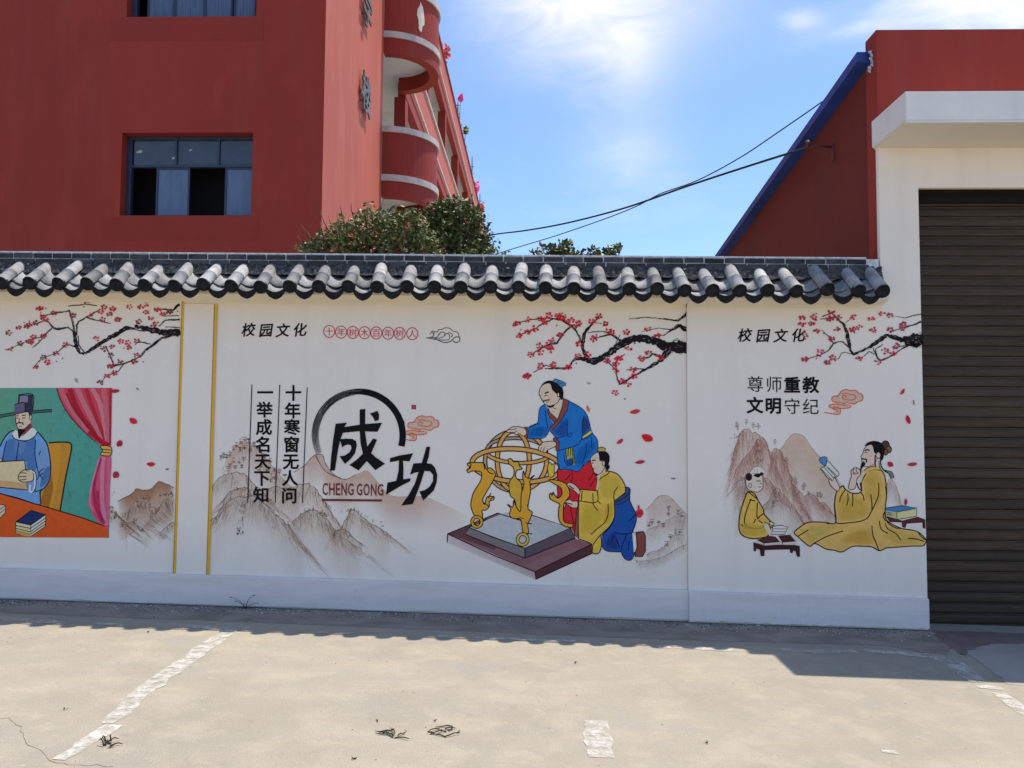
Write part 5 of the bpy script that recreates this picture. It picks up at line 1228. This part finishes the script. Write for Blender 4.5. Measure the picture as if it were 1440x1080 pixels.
D2 = [(545,340),(556,372),(585,388),(618,368),(588,405),(592,470),(580,540),(576,590),(602,612),(592,650),(574,690),(578,748),(545,752),(528,665),(500,655),(470,650),(452,625),(462,590),(440,560),(475,578),(480,535),(500,580),(526,604),(530,500),(548,430),(540,380)]
a.out(D2, GD, 5)
a.ell(540, 792, 33, 36, 19, INK, tilt=20); a.ell(540, 792, 33, 36, 13, (200,165,70), tilt=20); a.stroke([(560,752),(605,755)], 5)
for q in ([(500,655),(525,648),(545,655)], [(576,590),(570,560)], [(575,690),(560,680)]): a.stroke(q, 4)
D3 = [(712,398),(770,402),(820,420),(845,460),(850,500),(830,530),(812,560),(808,620),(815,675),(870,690),(862,712),(810,700),(780,660),(778,590),(785,560),(750,540),(720,520),(722,485),(735,500),(740,480),(752,500),(775,518),(800,490),(790,450),(750,425)]

a.out([(712,290),(725,285),(735,300),(755,285),(748,320),(745,370),(715,378),(705,330)], (200, 170, 60), 4)
a.build('armillary_sphere_painting', 'golden armillary sphere held by dragons on a stepped stone base')

# ---- standing man
SK = (226, 203, 184); BL = (30, 105, 180)
a = Art(780, 620, 6, YW, .0045); a.inc = 1e-5; a.bold = 1.35
a.out([(22,240),(150,235),(225,225),(305,165),(332,262),(358,305),(350,425),(215,415),(200,540),(190,640),(172,800),(150,740),(128,700),(100,705),(70,680),(68,600),(95,540),(72,480),(25,478)], (186, 36, 46), 5, smooth=False)
for q in ([(145,245),(148,300),(140,355)], [(340,250),(310,300),(285,340)], [(350,310),(320,350),(300,390)], [(135,280),(110,310),(90,330)], [(130,480),(140,600),(165,700)]): a.stroke(q, 5, (60, 12, 22))
a.frame(715, 525, 7.713)
rb = [(395,338),(345,372),(328,450),(325,520),(290,560),(212,592),(215,705),(350,708),(415,668),(440,610),(480,650),(515,695),(548,745),(545,835),(525,842),(530,950),(560,1045),(620,1050),(690,1048),(760,1062),(820,985),(890,940),(962,850),(966,730),(905,640),(885,570),(850,450),(780,370),(655,300),(600,400),(500,560),(430,470),(420,380)]
a.fill(rb, BL); 
for P, c_, al in (([(655,330),(740,360),(790,450),(780,600),(700,640),(660,520)], (45, 125, 200), .6), ([(800,480),(850,470),(885,590),(800,680)], (42, 62, 120), .8), ([(500,610),(640,480),(640,640),(560,690),(480,640)], (38, 75, 150), .8), ([(230,620),(330,580),(420,600),(390,680),(230,690)], (20, 90, 160), .7), ([(540,860),(620,850),(650,1000),(560,1030)], (55, 130, 205), .5), ([(740,850),(900,720),(950,800),(850,930),(740,1020)], (20, 95, 175), .6)):
    a.soft(P, c_, al)
for q in ([(395,338),(345,372),(328,450),(322,525),(285,562),(215,592)], [(215,705),(350,710),(418,668),(442,610)], [(225,580),(290,550),(340,548)], [(400,400),(410,500),(430,600)], [(655,300),(780,370),(850,450),(885,570),(905,640),(966,730),(966,850)], [(820,470),(800,580),(795,700),(740,780),(550,835)], [(448,620),(515,695),(560,695),(640,670),(680,640)], [(630,690),(680,680),(690,640)], [(530,845),(530,950),(560,1045)], [(560,1045),(620,1040),(690,1048),(760,1062),(820,985),(890,940),(960,860)], [(640,520),(636,600),(640,670)], [(600,880),(610,950),(650,1010)], [(845,760),(840,860),(800,980)], [(900,690),(905,800)], [(795,720),(860,700),(905,650)]): a.stroke(q, 6, (15, 25, 70))
a.out([(622,820),(700,800),(712,900),(722,990),(700,1000),(690,920),(660,935),(632,940)], (150, 150, 75), 4, smooth=False); a.fill([(622,945),(680,915),(700,990),(650,1010)], (30, 70, 130), .9)
for q in ([(650,815),(645,900)], [(675,808),(675,890)], [(692,810),(705,980)]): a.stroke(q, 6, INK)
a.out([(795,690),(890,618),(910,640),(880,668),(812,706)], (205, 192, 85), 5, smooth=False)
MR = (124, 66, 66)
a.fill([(430,350),(545,300),(592,275),(585,340),(532,488),(508,488),(452,420),(425,380)], SK)
a.stroke([(480,355),(495,380),(520,385)], 4, (90, 60, 55)); a.stroke([(470,410),(500,415)], 4, (150, 110, 100))
a.out([(595,272),(655,295),(640,400),(560,530),(475,620),(440,600),(530,510),(580,380)], MR, 5, smooth=False)
a.out([(430,378),(452,425),(528,496),(500,538),(445,480),(422,410)], MR, 5, smooth=False)
a.out([(168,588),(205,582),(216,620),(206,705),(172,690),(190,640)], MR, 5, smooth=False); a.out([(485,715),(510,700),(548,742),(545,836),(515,830),(512,760)], MR, 5)
a.out([(-20,640),(0,608),(60,578),(150,588),(185,610),(196,655),(160,680),(120,655),(80,668),(60,645),(20,640)], SK, 4)
a.stroke([(60,645),(95,625)], 4); a.stroke([(0,608),(40,612),(90,600)], 4)
a.out([(328,830),(335,785),(385,745),(500,740),(512,790),(430,828),(400,860),(372,852),(345,845)], SK, 4)
for q in ([(345,845),(360,800)], [(372,852),(390,805)], [(335,785),(365,770)]): a.stroke(q, 4)
a.out([(455,112),(400,112),(360,140),(335,185),(336,235),(352,262),(366,290),(385,320),(400,335),(435,352),(480,348),(535,312),(556,262),(535,225),(480,180)], SK, 4)
a.fill([(358,135),(385,100),(430,80),(480,82),(520,100),(570,135),(595,195),(592,270),(575,288),(556,262),(550,235),(525,228),(490,190),(468,160),(455,112),(410,112)], INK, 1, True)
a.ell(541, 232, 12, 24, 4, INK, fill=SK)
a.fill([(415,352),(450,352),(500,335),(492,358),(455,374),(425,364)], INK, 1, True); a.stroke([(378,305),(400,295),(420,290),(448,288)], 10); a.stroke([(395,222),(415,208),(438,204)], 11); a.stroke([(385,248),(405,240),(425,238)], 5); a.stroke([(345,240),(358,236)], 5); a.stroke([(350,262),(366,290),(380,292)], 4); a.stroke([(408,316),(435,310)], 4)
a.out([(482,92),(502,58),(550,75),(572,82),(622,108),(618,132),(592,135),(580,158),(555,140),(520,110)], (68, 125, 165), 5, smooth=False); a.stroke([(525,85),(560,105),(590,118)], 4, (20, 50, 90)); a.stroke([(515,100),(560,128)], 4, (20, 50, 90))
a.build('standing_man_painting', 'standing bearded man in blue robe and red skirt reaching for the sphere')

a = Art(620, 590, 4.695, YW, .0056); a.inc = 1e-5; a.bold = 1.35; a.out(D3, GD, 5); a.build('dragon_painting', 'right hand golden dragon in front of the red skirt')

# ---- kneeling man
a = Art(780, 620, 6, YW, .0062); a.inc = 1e-5; a.bold = 1.35; YE_ = (228, 192, 84)
a.fill([(600,388),(636,410),(636,500),(685,620),(684,690),(655,770),(668,850),(672,950),(640,1005),(592,992),(560,935),(440,928),(400,890),(402,800),(500,680),(505,510),(590,440)], (32, 72, 148))
for P, c_, al in (([(560,560),(640,540),(670,640),(640,740),(560,700)], (30, 95, 175), .6), ([(600,820),(650,800),(655,950),(620,990),(580,930)], (35, 90, 170), .6), ([(420,880),(500,760),(540,860),(520,920)], (35, 60, 125), .7)): a.soft(P, c_, al)
a.fill([(505,505),(600,440),(602,392),(636,412),(634,490),(520,542)], (48, 66, 118)); a.stroke([(520,542),(590,515),(636,480)], 4); a.stroke([(510,520),(580,485),(628,440)], 4)
for q in ([(600,388),(636,410),(632,500),(685,620),(684,690),(655,770)], [(505,500),(600,440)], [(510,770),(560,785),(612,783),(668,770)], [(612,783),(575,870),(562,930),(592,992),(640,1005),(672,950),(668,850),(655,770)], [(685,620),(650,655),(620,680)], [(400,890),(440,928),(520,935),(560,935)], [(520,830),(550,900)], [(500,790),(480,850)], [(630,840),(620,920)], [(505,520),(505,640),(470,720),(400,800)]): a.stroke(q, 6, (12, 18, 50))
a.fill([(655,775),(685,785),(690,930),(668,940)], (205, 205, 210)); a.out([(686,772),(750,765),(765,800),(765,930),(740,975),(680,975),(678,945),(698,890)], (124, 66, 60), 6, smooth=False)
a.fill([(200,515),(205,828),(165,800),(180,700)], (128, 76, 72)); a.stroke([(195,520),(165,800)], 4)
a.fill([(378,300),(410,262),(470,258),(540,290),(590,370),(597,430),(505,502),(502,640),(460,720),(385,795),(395,880),(372,945),(318,945),(312,870),(203,828),(200,520),(215,410),(362,420),(366,350)], YE_)
for P, c_, al in (([(380,330),(450,280),(540,320),(560,400),(470,480),(400,460)], (232, 210, 92), .6), ([(220,560),(330,540),(420,620),(340,760),(230,780)], (228, 204, 72), .6), ([(420,560),(490,520),(490,640),(420,720)], (204, 172, 52), .6)): a.soft(P, c_, al)
for q in ([(378,300),(410,262),(470,258),(540,290),(590,370),(597,430)], [(215,410),(290,415),(362,422)], [(203,505),(270,515),(330,522),(365,500),(362,420),(375,330),(440,285),(460,262)], [(365,505),(388,535)], [(600,430),(560,465),(505,500),(502,440),(530,388)], [(502,500),(504,640),(462,725),(385,795),(335,860),(325,880)], [(450,530),(450,620),(420,690),(360,740),(305,790)], [(322,440),(325,515)], [(322,525),(340,560),(368,590)], [(203,828),(312,872),(320,945),(372,945),(395,880),(390,800)], [(215,410),(203,520),(200,700),(203,828)], [(232,420),(225,505)], [(425,240),(385,280),(368,350)]): a.stroke(q, 6)
a.out([(362,62),(400,52),(430,66),(425,90),(368,90)], (170, 150, 80), 4, smooth=False)
a.fill([(345,270),(425,232),(428,258),(382,296),(362,420),(350,410),(362,320)], SK)
a.out([(372,97),(325,118),(302,150),(308,190),(318,225),(330,258),(345,275),(372,282),(400,262),(424,215),(418,168),(382,165)], SK, 3)
a.fill([(370,96),(395,88),(435,92),(460,120),(463,165),(455,195),(466,222),(440,252),(425,215),(422,168),(400,162),(380,166),(374,130)], INK, 1, True)
a.ell(413, 190, 11, 22, 3, INK, fill=SK); a.stroke([(312,172),(330,162),(346,166)], 7); a.stroke([(315,192),(330,184)], 4); a.stroke([(318,228),(330,236),(326,244)], 3); a.fill([(342,272),(358,276),(366,288),(354,300)], INK)
a.out([(105,365),(130,352),(175,375),(212,420),(205,455),(165,420),(130,400),(112,385)], SK, 4); a.stroke([(120,375),(145,395),(165,405)], 7)
a.out([(88,515),(130,495),(150,510),(192,512),(190,560),(150,562),(122,545)], SK, 4); a.stroke([(95,520),(130,530),(150,535)], 6)
a.build('kneeling_man_painting', 'kneeling man in yellow and blue robes beside the sphere base')

# ---- petals
def petal(a, x, y, L, w_, ang, col=(196, 45, 60)):
    c_, s_ = math.cos(R(ang)), math.sin(R(ang)); P = [(-.5*L, 0), (-.2*L, -.45*w_), (.25*L, -.5*w_), (.5*L, -.1*w_), (.3*L, .35*w_), (-.1*L, .5*w_)]
    a.fill([(x + p*c_ - q*s_, y + p*s_ + q*c_) for p, q in P], col, 1, True); a.stroke([(x - .4*L*c_, y - .4*L*s_), (x + .3*L*c_, y + .3*L*s_)], w_*.12, (140, 25, 45), .7, smooth=False)
def petals(L, label, Y=YW):
    a = Art(0, 0, 1, Y, .0060)
    for q in L: petal(a, *q)
    a.build('petal_painting', label)
petals([(161, 550, 14, 5, 0, (165, 45, 65)), (187, 592, 12, 8, 35), (168, 624, 10, 8, -45, (160, 45, 65)), (163, 668, 10, 9, -50, (165, 45, 70)), (212, 653, 12, 6, 5), (193, 547, 5, 2, 50, (120, 120, 120)), (235, 660, 6, 2, -10, (90, 95, 95)), (107, 535, 8, 3, 60, (140, 140, 140))], 'red petals drifting on the left panel')
petals([(893, 579, 15, 6, -10, (192, 60, 65)), (872, 621, 11, 5, -35, (180, 55, 70)), (910, 616, 17, 10, 25, (196, 35, 50)), (900, 650, 14, 5, -8, (165, 50, 75)), (899, 722, 12, 12, 0, (190, 45, 65)), (898, 714, 3, 8, 0, (190, 60, 75)), (827, 575, 10, 4, 70, (200, 110, 105)), (947, 673, 7, 2, 0, (110, 110, 110)), (828, 539, 6, 3, 20, (160, 155, 155))], 'red petals drifting right of the standing man')
petals([(1269.5, 551, 10, 4, -55), (1277, 590, 13, 6, 75, (180, 35, 65)), (1252, 653, 9, 7, 40, (165, 40, 65)), (1283, 653, 14, 5, -5, (170, 55, 75)), (1274, 706, 10, 4, -85, (165, 45, 70)), (1285, 566, 8, 2, 80, (120, 120, 125))], 'red petals drifting around the teacher', YR)

# ---- teacher
a = Art(1110, 610, 6.355, YR, .0030); a.inc = 1e-5; a.bold = 1.35; TY = (212, 174, 98)
TB = (88, 40, 46)
a.out([(868,742),(1010,780),(1150,745),(1212,768),(1214,848),(1195,842),(1190,790),(1048,800),(1035,842),(1012,830),(1008,790),(900,785)], TB, 4, smooth=False)
a.fill([(860,690),(960,700),(1137,675),(1137,738),(960,766),(870,740)], (196, 188, 140)); a.fill([(860,690),(960,700),(960,766),(870,740)], (170, 165, 120)); a.fill([(858,664),(1010,642),(1147,664),(962,700),(870,688)], (62, 118, 160))
for q in ([(858,664),(1010,642),(1147,664),(962,700)], [(962,700),(962,766)], [(1137,675),(1137,738),(960,766),(870,740)], [(870,700),(915,712)], [(870,718),(915,728)]): a.stroke(q, 4, smooth=False)
RBY = [(660,370),(700,332),(760,300),(815,322),(850,370),(866,470),(868,560),(858,650),(858,745),(890,790),(1000,845),(1140,872),(1220,945),(1212,985),(1185,1003),(1100,1003),(980,1012),(870,1020),(805,1045),(740,1012),(640,1005),(560,1008),(470,1056),(400,1040),(330,1030),(230,980),(180,1005),(80,922),(45,882),(90,838),(170,792),(300,790),(412,796),(405,650),(412,560),(432,505),(480,464),(500,495),(560,530),(640,520),(636,440)]
a.out(RBY, TY, 7)
for P, c_, al in (([(700,360),(790,340),(830,450),(820,600),(740,650),(660,500)], (198, 172, 84), .6), ([(430,560),(560,560),(700,600),(680,740),(450,770)], (196, 168, 70), .6), ([(100,860),(300,810),(420,840),(200,960)], (200, 180, 98), .6), ([(450,960),(600,860),(740,860),(760,980),(560,990)], (196, 150, 55), .45), ([(880,830),(1100,900),(1180,970),(900,980)], (200, 178, 96), .5)): a.soft(P, c_, al)
for q in ([(500,500),(460,560),(450,610)], [(412,560),(404,650),(415,760),(430,800),(540,795),(640,780),(700,750),(735,690),(770,620),(798,540),(798,440)], [(522,530),(525,590),(512,640)], [(565,535),(568,600),(562,650)], [(640,522),(662,560),(668,600)], [(728,540),(738,620),(738,680)], [(480,464),(500,495),(560,530),(640,520),(645,430),(690,350)], [(215,982),(330,920),(480,868)], [(78,915),(120,890),(170,858)], [(350,810),(335,795),(360,800)], [(858,745),(885,800),(950,840),(1000,845)], [(860,780),(840,740),(850,700)], [(805,780),(820,850),(880,890)], [(858,800),(880,850),(950,890),(995,950)], [(738,820),(745,900),(765,950),(800,1040)], [(860,470),(868,560),(858,650),(858,745)], [(1060,935),(1130,940),(1205,962)], [(1150,880),(1180,920),(1215,950)], [(605,440),(622,490),(640,500)], [(700,340),(760,318),(810,325)]): a.stroke(q, 7)
a.fill([(640,440),(605,400),(640,380),(660,320),(700,300),(720,330),(665,370)], (210, 188, 175))
a.fill([(705,300),(770,250),(800,240),(812,300),(760,310),(710,325)], (214, 192, 178))
a.fill([(668,330),(700,300),(760,290),(812,296),(816,322),(760,318),(700,338),(665,372)], TY); a.stroke([(668,330),(700,305),(760,288)], 5); a.stroke([(800,240),(805,290),(818,320)], 5)
a.out([(695,108),(668,140),(657,180),(640,202),(652,218),(648,250),(668,288),(710,292),(765,262),(785,200),(760,160),(740,100)], (218, 196, 182), 3, (90, 70, 65))
a.ell(860, 105, 35, 42, 5, INK, fill=(70, 55, 48)); a.ell(888, 140, 26, 30, 5, INK, fill=(110, 85, 66)); a.ell(862, 165, 20, 26, 4, INK, fill=(95, 75, 60))
a.fill([(675,112),(700,78),(765,64),(825,85),(852,130),(848,175),(838,225),(818,240),(806,205),(800,168),(775,180),(756,160),(742,100),(705,100)], INK, 1, True)
a.ell(795, 192, 20, 28, 4, INK, fill=(214, 192, 178)); a.stroke([(768,190),(766,250),(770,300)], 9)
a.stroke([(642,224),(670,226),(690,232),(688,258)], 9); a.stroke([(655,248),(675,252)], 4); a.fill([(650,255),(680,262),(672,285),(650,310),(640,360),(632,345),(636,300)], INK, 1, True)
a.stroke([(672,150),(700,142),(718,150)], 9); a.stroke([(672,168),(700,164)], 5)
a.stroke([(815,232),(822,290),(855,335),(880,345)], 8); a.out([(855,325),(915,340),(930,365),(936,396),(906,396),(890,360)], (115, 110, 110), 4, smooth=False)
a.out([(530,485),(542,420),(555,380),(552,335),(575,310),(600,302),(632,325),(632,370),(605,400),(600,440),(588,485),(560,500)], (216, 194, 180), 4)
for q in ([(575,312),(570,345),(590,350)], [(600,304),(598,335),(612,345)], [(560,355),(590,360),(620,350)]): a.stroke(q, 4)
a.out([(355,405),(400,390),(425,430),(450,480),(428,512),(368,458)], (216, 196, 184), 4)
a.out([(278,312),(325,285),(345,240),(440,345),(445,365),(430,385),(400,385),(388,425),(340,390)], (196, 194, 190), 4, smooth=False)
for q in ([(325,285),(420,390)], [(290,318),(385,418)], [(345,300),(425,375)], [(310,300),(400,400)]): a.stroke(q, 4, (60, 55, 55), smooth=False)
a.out([(268,235),(285,212),(315,205),(336,218),(335,250),(322,282),(300,272)], (72, 128, 175), 4)
a.build('teacher_painting', 'seated teacher in a yellow robe reading a book')

# ---- child
a = Art(1020, 580, 5.14, YR, .0046); a.inc = 1e-5; a.bold = 1.35
a.out([(165,575),(210,588),(240,640),(272,695),(285,742),(345,808),(335,830),(300,815),(318,850),(312,885),(285,902),(200,912),(130,892),(102,850),(100,780),(112,710),(140,625)], (206, 168, 80), 6)
for q in ([(185,625),(150,720),(140,800),(200,838),(270,830),(290,790)], [(232,650),(228,740),(235,770)], [(215,640),(175,630)], [(110,810),(150,830),(200,840)], [(275,730),(250,750),(235,770)], [(205,800),(220,770)], [(240,780),(270,800)], [(285,742),(320,780)], [(165,575),(200,600),(235,630)]): a.stroke(q, 6)
a.fill([(145,800),(240,820),(290,800),(300,860),(200,890),(120,870)], (196, 172, 74), .5, True)
a.fill([(285,798),(310,800),(330,850),(320,890),(300,860),(282,830)], (214, 196, 182), 1, True); a.stroke([(285,798),(310,805),(330,850)], 4)
a.out([(150,480),(175,448),(230,440),(266,455),(272,500),(268,550),(235,575),(205,572),(170,560),(152,530)], (206, 190, 178), 4, (90, 80, 75))
a.out([(175,445),(205,400),(240,390),(270,405),(288,432),(262,445),(215,440)], (208, 202, 192), 3, (130, 120, 115))
a.ell(170, 466, 24, 28, 0, INK, fill=(34, 26, 26)); a.ell(262, 445, 13, 14, 0, INK, fill=(26, 22, 24)); a.fill([(205,452),(240,440),(255,455),(240,470),(215,464)], INK, 1, True)
a.stroke([(210,410),(215,430)], 3, (120,110,105)); a.stroke([(228,408),(232,432)], 3, (120,110,105)); a.stroke([(225,495),(255,495)], 5); a.stroke([(248,515),(262,512)], 4); a.ell(180, 528, 10, 16, 3, (90, 80, 75)); a.stroke([(240,540),(258,538)], 4)
a.out([(340,825),(400,815),(450,828),(432,880),(330,882),(345,850)], (202, 200, 196), 4, (60, 50, 50), smooth=False); a.stroke([(350,840),(440,842)], 3, (90,80,80), smooth=False); a.stroke([(345,862),(435,862)], 3, (90,80,80), smooth=False)
a.out([(320,790),(350,800),(348,815),(322,812)], (214, 196, 182), 3)
DK = (58, 30, 34)
a.fill([(203,938),(260,955),(500,958),(538,965),(540,1044),(520,1044),(508,1004),(490,1000),(486,1018),(470,1014),(466,990),(285,995),(282,1038),(256,1038),(250,992),(222,985),(224,1004),(205,1002)], DK)
a.fill([(230,925),(320,893),(360,900),(398,940),(396,955),(280,962),(232,940)], (190, 175, 165)); a.fill([(232,922),(320,892),(362,898),(394,934),(278,944)], (70, 40, 42)); a.fill([(385,895),(470,886),(512,935),(510,958),(412,956)], (195, 180, 168)); a.fill([(385,890),(468,884),(508,930),(412,938)], (66, 36, 38))
for q in ([(232,922),(278,944),(394,934)], [(385,890),(412,938),(508,930)], [(278,944),(280,962)], [(412,938),(412,956)]): a.stroke(q, 3, smooth=False)
a.build('child_painting', 'small child in a yellow robe at a low dark reading table')
